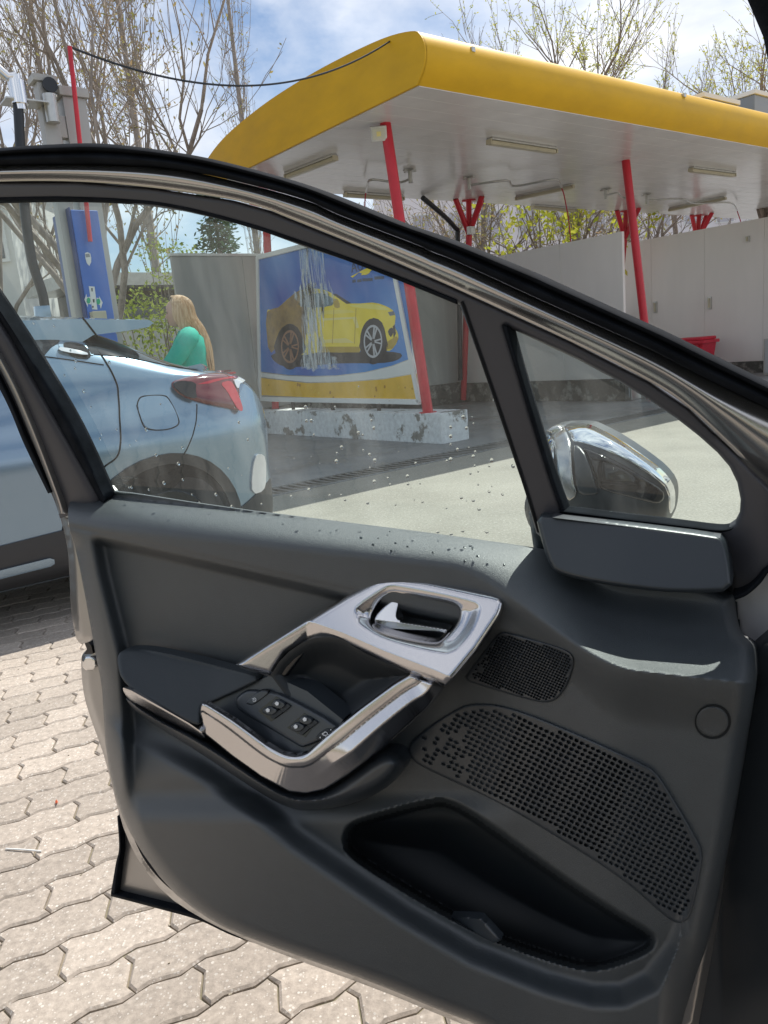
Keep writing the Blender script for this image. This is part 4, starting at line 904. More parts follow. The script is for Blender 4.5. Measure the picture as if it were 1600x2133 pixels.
J = [Q_(0, 0, 0.95), Q_(0.01, 0, 1.12), Q_(0.02, 0, 1.30), Q_(0.01, 0, 1.42), Q_(0.03, 0, 1.50), Q_(0.05, 0, 1.56),        # pelvis..neck
     Q_(0.0, 0.17, 1.41), Q_(0.14, 0.23, 1.22), Q_(0.36, 0.17, 1.24), Q_(0.42, 0.16, 1.25),                              # left arm
     Q_(0.0, -0.17, 1.41), Q_(0.14, -0.22, 1.20), Q_(0.36, -0.15, 1.20), Q_(0.42, -0.14, 1.20),                          # right arm
     Q_(0, 0.10, 0.86), Q_(0.02, 0.10, 0.48), Q_(-0.03, 0.10, 0.08), Q_(0.12, 0.11, 0.035),
     Q_(0, -0.10, 0.86), Q_(0.0, -0.10, 0.48), Q_(-0.04, -0.10, 0.08), Q_(0.11, -0.11, 0.035)]
R_ = [0.13, 0.115, 0.125, 0.10, 0.05, 0.05, 0.055, 0.042, 0.03, 0.028, 0.055, 0.042, 0.03, 0.028, 0.085, 0.055, 0.04, 0.03, 0.085, 0.055, 0.04, 0.03]
ED = [(0, 1), (1, 2), (2, 3), (3, 4), (4, 5), (3, 6), (6, 7), (7, 8), (8, 9), (3, 10), (10, 11), (11, 12), (12, 13), (0, 14), (14, 15), (15, 16), (16, 17), (0, 18), (18, 19), (19, 20), (20, 21)]
for s_, wi in ((1, 9), (-1, 13)):
    wq = J[wi]
    for k, (dl, L) in enumerate(((0.018, 0.085), (0.006, 0.095), (-0.006, 0.09), (-0.018, 0.075))):
        a = len(J); J += [wq + PF * 0.05 + PLf * dl, wq + PF * (0.05 + L * 0.5) + PLf * dl - Z * 0.01, wq + PF * (0.05 + L * 0.85) + PLf * dl - Z * 0.04]; R_ += [0.011, 0.009, 0.008]; ED += [(wi, a), (a, a + 1), (a + 1, a + 2)]
    a = len(J); J += [wq + PF * 0.03 - PLf * s_ * 0.03 + Z * 0.01, wq + PF * 0.07 - PLf * s_ * 0.04]; R_ += [0.011, 0.009]; ED += [(wi, a), (a, a + 1)]
body = skin_body('body', J, ED, R_, 0, M['skin'], per)
# head: profile sections from chin to crown
hc = Q_(0.07, 0, 0); secs = []
for z, fr, bk, wd in ((1.515, 0.055, 0.02, 0.035), (1.53, 0.085, 0.045, 0.05), (1.555, 0.092, 0.07, 0.062), (1.575, 0.098, 0.085, 0.068), (1.595, 0.118, 0.092, 0.072), (1.62, 0.104, 0.098, 0.075), (1.645, 0.100, 0.10, 0.077), (1.68, 0.098, 0.095, 0.076), (1.71, 0.075, 0.08, 0.064), (1.735, 0.03, 0.04, 0.03)):
    secs.append([hc + PF * ((fr if cos(t) > 0 else bk) * cos(t) * (1 if abs(sin(t)) < 0.5 or cos(t) < 0 else 0.94)) + PLf * wd * sin(t) + Z * z for t in np.linspace(0, 2 * pi, 21)[:-1]])
hd_o = mk('head', loft(secs), M['skin'], per, smooth=80)
for s_ in (1, -1):
    ec = hc + PF * 0.088 + PLf * s_ * 0.032 + Z * 1.628
    mk('eye', loft([[ec + PF * 0.008 * cos(ph) + (PLf * cos(t) * 0.012 + Z * sin(t) * 0.007) * sin(ph) for t in np.linspace(0, 2 * pi, 9)[:-1]] for ph in (1.5, 1.0, 0.4)]), M['carblack'], hd_o, smooth=60)
    mk('ear', loft([[hc + PLf * s_ * (0.073 + 0.01 * k) + (PF * 0.016 * cos(t) + Z * 0.03 * sin(t)) * (1 - 0.3 * k) + Z * 1.615 - PF * 0.005 for t in np.linspace(0, 2 * pi, 10)[:-1]] for k in (0, 1)]), M['skin'], hd_o, smooth=60)
mk('mouth', loft([[hc + PF * (0.094 + 0.006 * k) + PLf * 0.02 * cos(t) * (1 - 0.5 * k) + Z * (1.562 + 0.006 * sin(t)) for t in np.linspace(0, 2 * pi, 9)[:-1]] for k in (0, 1)]), mat('lips', (0.5, 0.2, 0.18), 0.4), hd_o, smooth=60)
# hair: many long locks falling from the crown down the back
lk = []; hr = random.Random(5)
for i in range(380):
    side = hr.uniform(-1, 1); cr = hc + PF * hr.uniform(-0.03, 0.045) + PLf * side * 0.02 + Z * (1.752 + hr.uniform(-0.006, 0.006))
    a_ = side * 1.75 + hr.uniform(-0.1, 0.1); ex = lambda r, z: hc - PF * r * cos(a_) + PLf * r * 1.0 * sin(a_) * 0.9 + Z * z
    L = hr.uniform(1.08, 1.26); outk = hr.uniform(0.0, 0.018)
    P = [cr, ex(0.075 + outk * 0.3, 1.725), ex(0.105 + outk * 0.6, 1.665), ex(0.112 + outk, 1.58), ex(0.115 + outk, 1.48) - PF * 0.05, ex(0.10 + outk, 1.34) - PF * 0.10 + PLf * hr.uniform(-0.02, 0.02), ex(0.085 + outk, L) - PF * 0.12 + PLf * hr.uniform(-0.03, 0.03)]
    lk.append(tube(crom(P, 3), np.interp(np.linspace(0, 1, 19), [0, 0.15, 0.8, 1], [0.006, 0.010, 0.008, 0.002]), 4, cap=False))
mk('hair', join(*lk), M['hair'], per, smooth=80)
mk('hair_cap', loft([[hc + (PF * (cos(t) * (1 if cos(t) < 0 else 0.72)) * 0.108 + PLf * 0.09 * sin(t)) * s_ - PF * 0.008 + Z * z for t in np.linspace(0, 2 * pi, 21)[:-1]] for z, s_ in ((1.665, 1.0), (1.70, 0.95), (1.735, 0.72), (1.755, 0.4), (1.763, 0.1))]), M['hair'], per, smooth=80)
# top, sleeves, trousers
secs = []
for z, a, b, f in ((0.90, 0.20, 0.155, 0.0), (1.0, 0.185, 0.14, 0.0), (1.10, 0.175, 0.135, 0.01), (1.22, 0.19, 0.145, 0.02), (1.32, 0.205, 0.15, 0.02), (1.40, 0.20, 0.13, 0.01), (1.445, 0.15, 0.10, 0.01), (1.475, 0.085, 0.075, 0.02)):
    secs.append([Q_(f + b * cos(t), a * sin(t), z + 0.008 * sin(3 * t)) for t in np.linspace(0, 2 * pi, 25)[:-1]])
mk('shirt', loft(secs, caps=False), M['teal'], per, smooth=80)
for s_ in (1, -1):
    mk('sleeve', tube(crom([Q_(0.0, s_ * 0.12, 1.42), Q_(0.01, s_ * 0.185, 1.40), Q_(0.09, s_ * 0.225, 1.29), Q_(0.16, s_ * 0.225, 1.215)], 4), np.linspace(0.085, 0.066, 13), 14, cap=False), M['teal'], per, smooth=80)
    mk('trouser_leg', tube(crom([Q_(0, s_ * 0.085, 0.97), Q_(0.01, s_ * 0.10, 0.75), Q_(0.015, s_ * 0.10, 0.48), Q_(-0.03, s_ * 0.10, 0.10)], 5), np.linspace(0.125, 0.068, 16), 14), M['jeans'], per, smooth=80)
    mk('shoe', bevel(obox(Q_(0.06, s_ * 0.105, 0.045), PF, PLf, Z, 0.25, 0.09, 0.09), 0.03, 3), M['white'], per, smooth=60)

# ================================================================== TREES AND BUILDINGS
def limb_tube(P, r0, r1, n): return tube(P, np.linspace(r0, r1, len(P)), n, cap=False)
def grow_tree(base, height, seed, levels=4, trunk_r=0.12, fork=0.25, spread=0.7, kids=(5, 6, 5, 4), up=0.35, lean=(0, 0), bud=0.0, budm='bud', budsize=0.03, ratio=0.52, twig=0.006, nleaf=3, crookd=0.12, prune=None):
    r = np.random.default_rng(seed); T, B, L = [], [], []
    def path(p, d, length, n, crook):
        pts = [p]; d = d / np.linalg.norm(d)
        for i in range(n):
            d = d + r.normal(0, crook, 3) + Z * up * 0.12; d /= np.linalg.norm(d); p = p + d * length / n; pts.append(p)
        return np.array(pts), d
    def branch(p, d, length, rad, lv):
        if prune and prune(p + d / np.linalg.norm(d) * length): d = d - 1.9 * (d @ U) * U * (1 if d @ U > 0 else 0)
        n = 5 if lv < 2 else 3; pts, dl = path(p, d, length, n, crookd)
        B.append(limb_tube(pts, rad, max(rad * 0.45, twig * 0.6), 6 if lv < 2 else (4 if lv < 3 else 3)))
        if lv >= levels:
            if bud:
                for k in range(nleaf):
                    if r.random() < bud:
                        c = pts[0] + (pts[-1] - pts[0]) * r.uniform(0.2, 1.05); a = r.normal(0, 1, 3); a /= np.linalg.norm(a); b = np.cross(a, r.normal(0, 1, 3)); b /= np.linalg.norm(b); s = budsize * r.uniform(0.6, 1.3)
                        L.append((np.array([c, c + a * s + b * s * 0.35, c + a * s * 1.7, c + a * s - b * s * 0.35]), [(0, 1, 2, 3)]))
            return
        k = kids[min(lv, len(kids) - 1)]
        for i in range(k):
            f = r.uniform(0.3, 1.0) if i else 1.0; j = f * n; a = int(min(j, n - 1)); q = pts[a] + (pts[a + 1] - pts[a]) * (j - a)
            dd = pts[a + 1] - pts[a]; dd /= np.linalg.norm(dd); x, y = frame_for(dd); an = r.uniform(0, 2 * pi); tilt = r.uniform(0.35, 0.95) * spread * (0.35 if i == 0 else 1)
            nd = dd * cos(tilt) + (x * cos(an) + y * sin(an)) * sin(tilt) + Z * up * 0.4
            branch(q, nd, length * ratio * r.uniform(0.75, 1.2), max(rad * (0.50 if i else 0.62) * (1 - 0.35 * f), twig), lv + 1)
    d0 = np.array([lean[0], lean[1], 1.0]); tp, td = path(base, d0, height * fork, 4, 0.05)
    T.append(limb_tube(np.r_[[base - Z * 0.05], tp], trunk_r * 1.15, trunk_r * 0.8, 9))
    k0 = kids[0]
    for i in range(k0):
        an = 2 * pi * i / k0 + r.uniform(-0.4, 0.4); tilt = r.uniform(0.25, 0.75) * spread; x, y = frame_for(np.array([0, 0, 1.0]))
        nd = Z * cos(tilt) + (np.array([1, 0, 0]) * cos(an) + np.array([0, 1, 0]) * sin(an)) * sin(tilt)
        branch(tp[-1] if i < 3 else tp[-2], nd, height * (1 - fork) * 0.55 * r.uniform(0.8, 1.15), trunk_r * r.uniform(0.38, 0.55), 1)
    return T, B, L
def tree(name, pos, label, cat='tree', group=None, barkm='bark', budm='bud', **kw):
    base = np.array([pos[0], pos[1], -0.02]); T, B, L = grow_tree(base, **kw)
    t = thing(name, base, label, cat, group); mk('trunk', join(*T), M[barkm], t, smooth=60); mk('branches', join(*B), M[barkm], t, smooth=60, kind='stuff')
    if L: mk('buds' if budm == 'bud' else 'leaves', join(*L), M[budm], t, kind='stuff')
    return t
def at(px, dist): p = on_d(px, 700, dist); return (p[0], p[1])
def poplar(px, dist, height, seed, label, w=0.9, n=70, budm='bud', barkm='bark', bsz=0.05, dens=0.9, low=0.1):
    r = np.random.default_rng(seed); x, y = at(px, dist); base = np.array([x, y, -0.02]); B, L = [], []
    T = [tube([base, base + Z * height * 0.5, base + Z * height], [0.16, 0.09, 0.01], 7, cap=False)]
    for i in range(n):
        z = height * r.uniform(low, 0.95); an = r.uniform(0, 2 * pi); o = np.array([cos(an), sin(an), 0]); Lg = (height - z) * r.uniform(0.12, 0.35) + 0.6; rad = w * r.uniform(0.35, 1) * min(1, (1.1 - z / height) * 2.2)
        pts = crom([base + Z * z, base + Z * (z + Lg * 0.25) + o * rad * 0.6, base + Z * (z + Lg) + o * rad], 3); B.append(limb_tube(pts, 0.016, 0.005, 4))
        for k in range(9):
            q = pts[r.integers(1, len(pts))]; d = o * r.normal(0, 0.5) + np.cross(Z, o) * r.normal(0, 0.5) + Z * r.uniform(0.5, 1.2); e = q + d * r.uniform(0.2, 0.55); B.append(limb_tube(np.array([q, e]), 0.006, 0.004, 3))
            for m_ in range(4):
                if r.random() < dens:
                    c = q + (e - q) * r.uniform(0.1, 1.1); a = r.normal(0, 1, 3); a /= np.linalg.norm(a); b = np.cross(a, r.normal(0, 1, 3)); b /= np.linalg.norm(b); s = bsz * r.uniform(0.6, 1.4); L.append((np.array([c, c + a * s + b * s * 0.4, c + a * s * 1.6, c + a * s - b * s * 0.4]), [(0, 1, 2, 3)]))
    t = thing('poplar_tree', base, label, 'tree'); mk('trunk', join(*T), M[barkm], t, smooth=60); mk('branches', join(*B), M[barkm], t, kind='stuff'); mk('buds', join(*L), M[budm], t, kind='stuff'); return t
tree('bare_tree', at(232, 11.5), 'bare grey tree with forked trunk and opening buds right of the blue panel', seed=11, height=9.0, trunk_r=0.115, fork=0.24, spread=0.80, kids=(8, 7, 6, 4), up=0.42, bud=0.7, budsize=0.035, ratio=0.52, crookd=0.17, twig=0.0045, prune=lambda p: p @ U > 5.0)
tree('bare_tree', at(20, 13.0), 'bare grey budding tree behind the stainless frame at left edge', seed=23, height=8.5, trunk_r=0.085, fork=0.30, spread=0.75, kids=(6, 6, 5, 4), up=0.40, bud=0.7, budsize=0.035, ratio=0.52, crookd=0.17, twig=0.0045)
0 and tree('bare_tree', at(390, 17.0), 'thin bare tree behind the big forked one near the grey wall', seed=31, height=8.5, trunk_r=0.09, fork=0.28, spread=0.7, kids=(6, 5, 4, 3), up=0.5, bud=0.6, budsize=0.05)
poplar(345, 24, 17.5, 5, 'tall poplar with pale green catkins behind the bare tree', w=1.3, n=90, bsz=0.07)
0 and poplar(255, 25, 15, 15, 'slim pale green poplar left of the tallest one', w=1.1, n=60, bsz=0.07)
poplar(556, 30, 19.5, 6, 'slender bare poplar rising alone left of the yellow canopy', w=0.95, n=80, dens=0.35)
tree('budding_tree', at(1215, 24), 'round budding tree rising above the middle of the canopy', seed=41, height=11.6, trunk_r=0.13, fork=0.5, spread=0.85, kids=(6, 6, 5, 4), up=0.35, bud=0.9, budm='leaf', nleaf=6, budsize=0.045, barkm='bark_d')
tree('budding_tree', at(1590, 20), 'budding tree above the canopy at the right edge', seed=43, height=9.6, trunk_r=0.12, fork=0.45, spread=0.9, kids=(6, 5, 5, 4), up=0.35, bud=0.9, budm='leaf', nleaf=6, budsize=0.042, barkm='bark_d')
tree('budding_tree', at(1430, 27), 'thin budding tree barely topping the canopy left of the skylights', seed=47, height=10.2, trunk_r=0.09, fork=0.6, spread=0.6, kids=(4, 4, 4, 3), up=0.6, bud=0.7, budm='leaf', budsize=0.05, barkm='bark_d')
tree('budding_tree', at(1010, 25), 'small bare twiggy treetop showing above the canopy nose', seed=48, height=10.6, trunk_r=0.09, fork=0.6, spread=0.5, kids=(4, 4, 3, 3), up=0.6, bud=0.5, barkm='bark_d')
k = 0
for px, dd, lab in ((925, 24, 'bare tree seen under the canopy just right of the first red post'), (1010, 22, 'bare branching tree seen under the canopy behind the forked post'), (1178, 21, 'straight dark tree trunk seen under the canopy behind the yellow-green leaves'), (1235, 23, 'leaning bare tree seen under the canopy left of second red post'), (1360, 22, 'bare tree seen under the canopy just right of second red post'), (1400, 25, 'thin bare tree seen under the canopy above the white partition')):
    tree('bare_tree', at(px, dd), lab, seed=60 + k, height=6.5, trunk_r=0.11, fork=0.35, spread=0.95, kids=(6, 5, 4, 3), up=0.1, bud=0.5, budsize=0.06, barkm='bark_d'); k += 1
def bush(name, px, dist, z0, z1, w, n, seed, label, lm='leaf_d', sz=0.06):
    r = np.random.default_rng(seed); x, y = at(px, dist); base = np.array([x, y, -0.02]); L, B = [], []; cl = []
    for i in range(22):
        q = base + np.array([r.normal(0, w * 0.45), r.normal(0, w * 0.3), r.uniform(z0, z1)]); cl.append(q); B.append(limb_tube(crom([base + np.array([r.normal(0, 0.15), r.normal(0, 0.15), 0]), base * 0.5 + q * 0.5 - Z * 0.1 + np.array([r.normal(0, 0.1), 0, 0]), q], 2), 0.02, 0.006, 4))
    for i in range(n):
        c = cl[r.integers(0, len(cl))] + r.normal(0, 1, 3) * np.array([0.28, 0.28, 0.22]) * w * 0.55; a = r.normal(0, 1, 3); a /= np.linalg.norm(a); b = np.cross(a, r.normal(0, 1, 3)); b /= np.linalg.norm(b); s = sz * r.uniform(0.5, 1.3)
        L.append((np.array([c, c + a * s + b * s * 0.45, c + a * s * 1.8, c + a * s - b * s * 0.45]), [(0, 1, 2, 3)]))
    t = thing(name, base, label, 'shrub'); mk('stems', join(*B), M['bark_d'], t, smooth=60); mk('leaves', join(*L), M[lm], t, kind='stuff'); return t
bush('shrub', 300, 13.5, 0.2, 2.4, 1.4, 2600, 71, 'leafy green shrub behind the woman, right of the forked trunk', 'leaf_d', 0.05)
bush('shrub', 365, 15.5, 0.6, 3.6, 1.0, 1300, 72, 'tall thin green shrub at the left end of the grey wall', 'leaf_d', 0.05)
bush('shrub', 1130, 19, 2.6, 5.0, 1.7, 650, 73, 'bright yellow-green shrub seen under the canopy beside the forked post', 'leaf', 0.10)
bush('shrub', 1210, 20, 3.6, 4.9, 1.4, 700, 74, 'sparse yellow-green shrub under the canopy left of second red post', 'leaf', 0.09)
for k, (x_, y_, lab) in enumerate(((-13.0, -9.0, 'leafy street tree behind the viewer, left of the others'), (-7.5, -17.0, 'leafy street tree farthest behind the viewer'), (1.5, -18.0, 'leafy street tree behind the viewer, right of the others'))):
    r8 = np.random.default_rng(90 + k); L8 = []; c8 = np.array([x_, y_, 3.6])
    for _ in range(1500):
        q = r8.normal(0, 1, 3); q = c8 + q / np.linalg.norm(q) * r8.uniform(0.5, 1) ** 0.4 * np.array([2.6, 2.6, 2.4]); a = r8.normal(0, 1, 3); a /= np.linalg.norm(a); b = np.cross(a, r8.normal(0, 1, 3)); b /= np.linalg.norm(b); s = 0.28 * r8.uniform(0.5, 1.3)
        L8.append((np.array([q, q + a * s + b * s * 0.5, q + a * s * 1.8, q + a * s - b * s * 0.5]), [(0, 1, 2, 3)]))
    t = thing('street_tree', (x_, y_, 0), lab, 'tree'); mk('trunk', tube([np.array([x_, y_, -0.02]), np.array([x_, y_, 3.4])], [0.16, 0.1], 8), M['bark_d'], t, smooth=60); mk('crown', join(*L8), M['leaf_d'], t, kind='stuff')
def conifer(px, dist, h, w, seed, label):
    r = np.random.default_rng(seed); x, y = at(px, dist); base = np.array([x, y, -0.02]); L, B = [], []
    for i in range(260):
        f = r.uniform(0.15, 1); z = h * f; an = r.uniform(0, 2 * pi); o = np.array([cos(an), sin(an), -0.15]); Lg = w * (1.05 - f) * r.uniform(0.6, 1.1); p = base + Z * z; B.append(limb_tube(np.array([p, p + o * Lg]), 0.02, 0.005, 3))
        for k in range(14):
            c = p + o * Lg * r.uniform(0.2, 1.05) + r.normal(0, 0.06, 3); a = o + r.normal(0, 0.6, 3); a /= np.linalg.norm(a); b = np.cross(a, r.normal(0, 1, 3)); b /= np.linalg.norm(b); s = 0.11 * r.uniform(0.6, 1.3); L.append((np.array([c, c + a * s + b * s * 0.3, c + a * s * 1.8, c + a * s - b * s * 0.3]), [(0, 1, 2, 3)]))
    t = thing('conifer_tree', base, label, 'tree'); mk('trunk', tube([base, base + Z * h], [0.14, 0.02], 7), M['bark_d'], t); mk('branches', join(*B), M['bark_d'], t, kind='stuff'); mk('needles', join(*L), M['needle'], t, kind='stuff')
conifer(480, 24, 6.6, 1.9, 81, 'dark green conifer behind the back wall beside the red post')
0 and conifer(595, 26, 6.3, 1.8, 82, 'dark green conifer behind the advertising board')
# far buildings
def building(name, px0, px1, dist, h, label, wallm, rows, cols, depth=10, roofm=None, turn=0.0, winm=None, z0=0.0):
    a, b = np.array([*at(px0, dist), 0.0]), np.array([*at(px1, dist * (1 + turn)), 0.0]); d = b - a; L = np.linalg.norm(d); d /= L; nrm = np.array([-d[1], d[0], 0]); nrm = nrm if nrm[1] > 0 else -nrm
    t = thing(name, a, label, 'building'); c = (a + b) / 2 + nrm * depth / 2
    mk('wall', obox(c + Z * h / 2, d, nrm, Z, L, depth, h), wallm, t); mk('roof', bevel(obox(c + Z * (h + 0.15), d, nrm, Z, L + 0.6, depth + 0.6, 0.3), 0.04, 1), roofm or M['metal'], t)
    for j in range(rows):
        for i in range(cols):
            p = a + d * (L * (i + 0.5) / cols) + Z * (h * (j + 0.55) / rows); ww, wh = min(1.5, L / cols * 0.55), h / rows * 0.5
            w_ = mk('window', obox(p - nrm * 0.03, d, nrm, Z, ww + 0.16, 0.10, wh + 0.16), M['white'], t); mk('pane', obox(p - nrm * 0.085, d, nrm, Z, ww, 0.02, wh), winm or M['glass_dark'], w_)
    return t
wl_ = mat('white_render', (0.66, 0.65, 0.62), 0.85, var=0.05, vscale=0.6)
hb_ = building('apartment_building', -260, 62, 20, 6.4, 'white rendered house behind the stainless frame at the left edge', wl_, 2, 4, depth=7)
fa = np.array([*at(246, 19), 0.0]); fb = np.array([*at(362, 20), 0.0]); d = (fb - fa) / np.linalg.norm(fb - fa)
t = thing('garden_building', fa, 'low pale building with dark window strip behind the green shrub', 'building')
mk('wall', obox((fa + fb) / 2 + Z * 1.2 + V * 0.5, d, np.cross(Z, d), Z, np.linalg.norm(fb - fa) + 2.5, 2.0, 2.4), mat('pale_wall', (0.50, 0.49, 0.45), 0.8, var=0.08), t)
mk('window_strip', obox((fa + fb) / 2 + Z * 2.75 + V * 0.6, d, np.cross(Z, d), Z, np.linalg.norm(fb - fa) + 1.5, 1.8, 0.7), M['glass_dark'], t)
mk('roof', obox((fa + fb) / 2 + Z * 3.25 + V * 0.4, d, np.cross(Z, d), Z, np.linalg.norm(fb - fa) + 2.8, 2.6, 0.28), M['metal'], t)
building('apartment_building', 860, 1900, 62, 15.5, 'long pinkish grey block far behind the canopy and bare trees', mat('mauve_render', (0.74, 0.69, 0.70), 0.9, var=0.06, vscale=0.3), 4, 16, depth=12, turn=0.12, winm=mat('far_window', (0.45, 0.43, 0.47), 0.3))

# ================================================================== THE CAR WE SIT IN, ITS DOOR OPEN
H0 = D2W(0.98, 0.0, 0.0)
car = thing('car', H0, "grey car seen from its driver's seat with the front door swung open", 'car')
def DB(s0, s1, n0, n1, z0, z1, bv=0.0):
    r = obox(D2W((s0 + s1) / 2, (n0 + n1) / 2, (z0 + z1) / 2), SD, ND, Z, s1 - s0, n1 - n0, z1 - z0); return bevel(r, bv) if bv else r
# --- painted shell of the door
OUT = [(105, 1026), (113, 1034), (128, 1085), (141, 1140), (145, 1200), (147, 1260), (153, 1305), (160, 1336), (176, 1341), (181, 1338), (184, 1350), (172, 1362), (169, 1372), (170, 1412), (176, 1455), (190, 1500), (205, 1540), (217, 1575), (232, 1630), (244, 1680), (262, 1740), (292, 1800), (345, 1865), (410, 1908), (482, 1945), (602, 1994), (790, 2062), (915, 2114), (1005, 2150), (1120, 2215), (1440, 2215), (1500, 1900), (1560, 1500), (1572, 1400), (1545, 1330), (1400, 1290), (1140, 1250), (700, 1190), (215, 1120), (170, 1120), (150, 1075), (138, 1042)]
door = relief('door', OUT, lambda x, y, sd: 0.0 - 0.018 * sm(-16, 0, sd) - 0.145 * sm(-70, -120, sd), M['paint_grey'], car, step=5, ch=1, skirt=0.11, smooth=60)
LOWSK = [(247, 1684), (249, 1762), (243, 1800), (231, 1858), (250, 1866), (412, 1906), (484, 1943), (610, 1996), (640, 1985), (480, 1900), (349, 1800), (290, 1720)]
relief('outer_skin', LOWSK, lambda x, y, sd: -0.045 + 0 * x, M['paint_grey'], door, step=4, ch=0, bev=(6, 0.006), skirt=0.03)
band('lower_seal', [(230, 1857), (330, 1882), (412, 1903), (484, 1935), (560, 1966)], [(231, 1867), (330, 1893), (414, 1917), (484, 1949), (560, 1974)], lambda t: -0.036 + 0.006 * sin(pi * t), M['rubber'], door, m=40, c=5, k=0)
band('lower_seal', [(244, 1700), (248, 1765), (241, 1800), (231, 1860)], [(249, 1700), (254, 1765), (250, 1800), (243, 1862)], lambda t: -0.036 + 0.006 * sin(pi * t), M['rubber'], door, m=30, c=5, k=0, byx=False)
band('edge_seal', [(268, 1720), (300, 1790), (350, 1848), (420, 1895)], [(276, 1712), (308, 1780), (358, 1838), (428, 1888)], lambda t: 0.004 + 0.006 * sin(pi * t), M['rubber'], door, m=40, c=5, k=0, byx=False)
# latch notch
relief('latch', [(176, 1340), (184, 1338), (190, 1345), (194, 1362), (175, 1363), (181, 1352)], 0.008, M['gloss_black'], door, step=1.5, ch=0, skirt=0.02)
relief('latch_plate', [(171, 1368), (198, 1366), (203, 1396), (172, 1397)], lambda x, y, sd: 0.007 + 0 * x, M['chrome_satin'], door, step=2, ch=1, bev=(5, 0.006), skirt=0.006)

# --- window frame
SEAL_T = [(-140, 322), (0, 308), (100, 301), (216, 299), (360, 316), (480, 340), (640, 386), (825, 459), (900, 485), (960, 507), (1110, 568), (1154, 588), (1337, 671), (1400, 700), (1470, 735), (1509, 754), (1592, 795), (1720, 858)]
SEAL_B = [(-140, 352), (0, 342), (200, 340), (360, 350), (520, 384), (640, 418), (713, 450), (865, 508), (900, 524), (960, 548), (1119, 621), (1337, 719), (1435, 769), (1490, 797), (1600, 850), (1720, 908)]
SILV_B = [(-140, 388), (0, 378), (160, 378), (320, 391), (480, 415), (560, 437), (595, 451), (759, 517), (940, 596), (1187, 710), (1352, 794), (1435, 850), (1517, 928), (1559, 971), (1600, 1012), (1720, 1120)]
rs = random.Random(2)
band('frame_seal', SEAL_T, SEAL_B, lambda t: 0.020 + 0.012 * (sin(pi * min(1, t / 0.42)) if t < 0.42 else 0) + (0.010 * sin(pi * (t - 0.42) / 0.58) if t >= 0.42 else 0), M['rubber'], door, m=220, c=22)
band('frame_rail', [(x, y + 1) for x, y in SEAL_B], SILV_B, lambda t: 0.008 + 0.015 * sin(pi * min(1, t / 0.9) ) * (t < 0.9), M['paint_frame'], door, m=220, c=30)
GQ = [(1052, 680), (1080, 691), (1204, 749), (1290, 795), (1352, 833), (1410, 872), (1456, 908), (1495, 943), (1520, 972), (1536, 1005), (1543, 1040), (1541, 1070), (1532, 1088), (1518, 1098), (1495, 1100), (1394, 1090), (1300, 1079), (1229, 1071), (1172, 1062), (1148, 990), (1110, 870), (1080, 770)]
WS = [(x, y + 1) for x, y in SILV_B if x > -150] + [(1720, 1220), (1620, 1178), (1596, 1190), (1570, 1222), (1548, 1236), (1527, 1240), (1524, 1200), (1505, 1190), (1480, 1178), (1300, 1152), (1166, 1140), (1140, 1130), (1117, 1110), (1093, 1021), (1066, 943), (1039, 864), (1000, 750), (958, 635), (948, 630), (870, 597), (759, 555), (632, 513), (534, 477), (450, 455), (384, 440), (300, 427), (240, 420), (120, 416), (0, 418), (-140, 424)]
def ws_n(x, y, sd): return 0.004 + 0.020 * sm(1480, 1600, x) + 0 * y
relief('window_surround', WS, ws_n, M['paint_dark'], door, step=2.8, holes=[GQ], bev=(11, 0.007), skirt=0.016, k=KL, ch=0)
band('quarter_seal', [(1046, 676), (1075, 768), (1104, 868), (1142, 990), (1170, 1066)], [(1060, 682), (1084, 768), (1114, 868), (1152, 990), (1180, 1066)], lambda t: 0.006 + 0.004 * sin(pi * t), M['rubber'], door, m=50, c=5, byx=False)
band('quarter_seal', [(1166, 1060), (1300, 1077), (1400, 1089), (1500, 1101), (1530, 1094)], [(1166, 1069), (1300, 1086), (1400, 1098), (1500, 1109), (1540, 1100)], lambda t: 0.006 + 0.005 * sin(pi * t), M['rubber'], door, m=60, c=5, byx=False)
band('quarter_sill', [(1150, 1071), (1300, 1088), (1400, 1101), (1495, 1113)], [(1150, 1078), (1300, 1096), (1400, 1109), (1500, 1121)], lambda t: 0.008 + 0.024 * t, M['paint_dark'], door, m=60, c=5, byx=False)
cs = crom([(962, 628), (1002, 745), (1044, 866), (1096, 1022), (1122, 1108)], 6)
mk('divider_seam', tube(door_pts(cs[:, 0], cs[:, 1], 0.005, KL), 0.0016, 5), M['seam'], door, smooth=60)
# rear upright of the frame
band('frame_upright', [(-130, 560), (0, 790), (60, 922), (112, 1040), (125, 1080)], [(-130, 480), (0, 672), (70, 795), (194, 1018), (205, 1050)], lambda t: 0.004 + 0.010 * sin(pi * t) ** 0.6, M['paint_dark'], door, m=60, c=10, byx=False)
band('frame_upright_edge', [(-130, 545), (0, 768), (60, 900), (112, 1032), (122, 1070)], [(-130, 526), (0, 736), (64, 868), (126, 1032), (136, 1070)], lambda t: 0.016 + 0.006 * sin(pi * t), M['paint_grey'], door, m=60, c=6, byx=False)
band('glass_run', [(-130, 478), (0, 668), (70, 790), (192, 1016), (212, 1052)], [(-130, 448), (0, 637), (78, 758), (155, 890), (222, 1034)], lambda t: 0.002 + 0.008 * sin(pi * t), M['rubber'], door, m=60, c=7, byx=False)
band('edge_seal', [(-130, 588), (0, 812), (50, 925), (100, 1028)], [(-130, 560), (0, 782), (56, 905), (110, 1024)], lambda t: 0.010 + 0.008 * sin(pi * t), M['rubber'], door, m=60, c=7, byx=False)
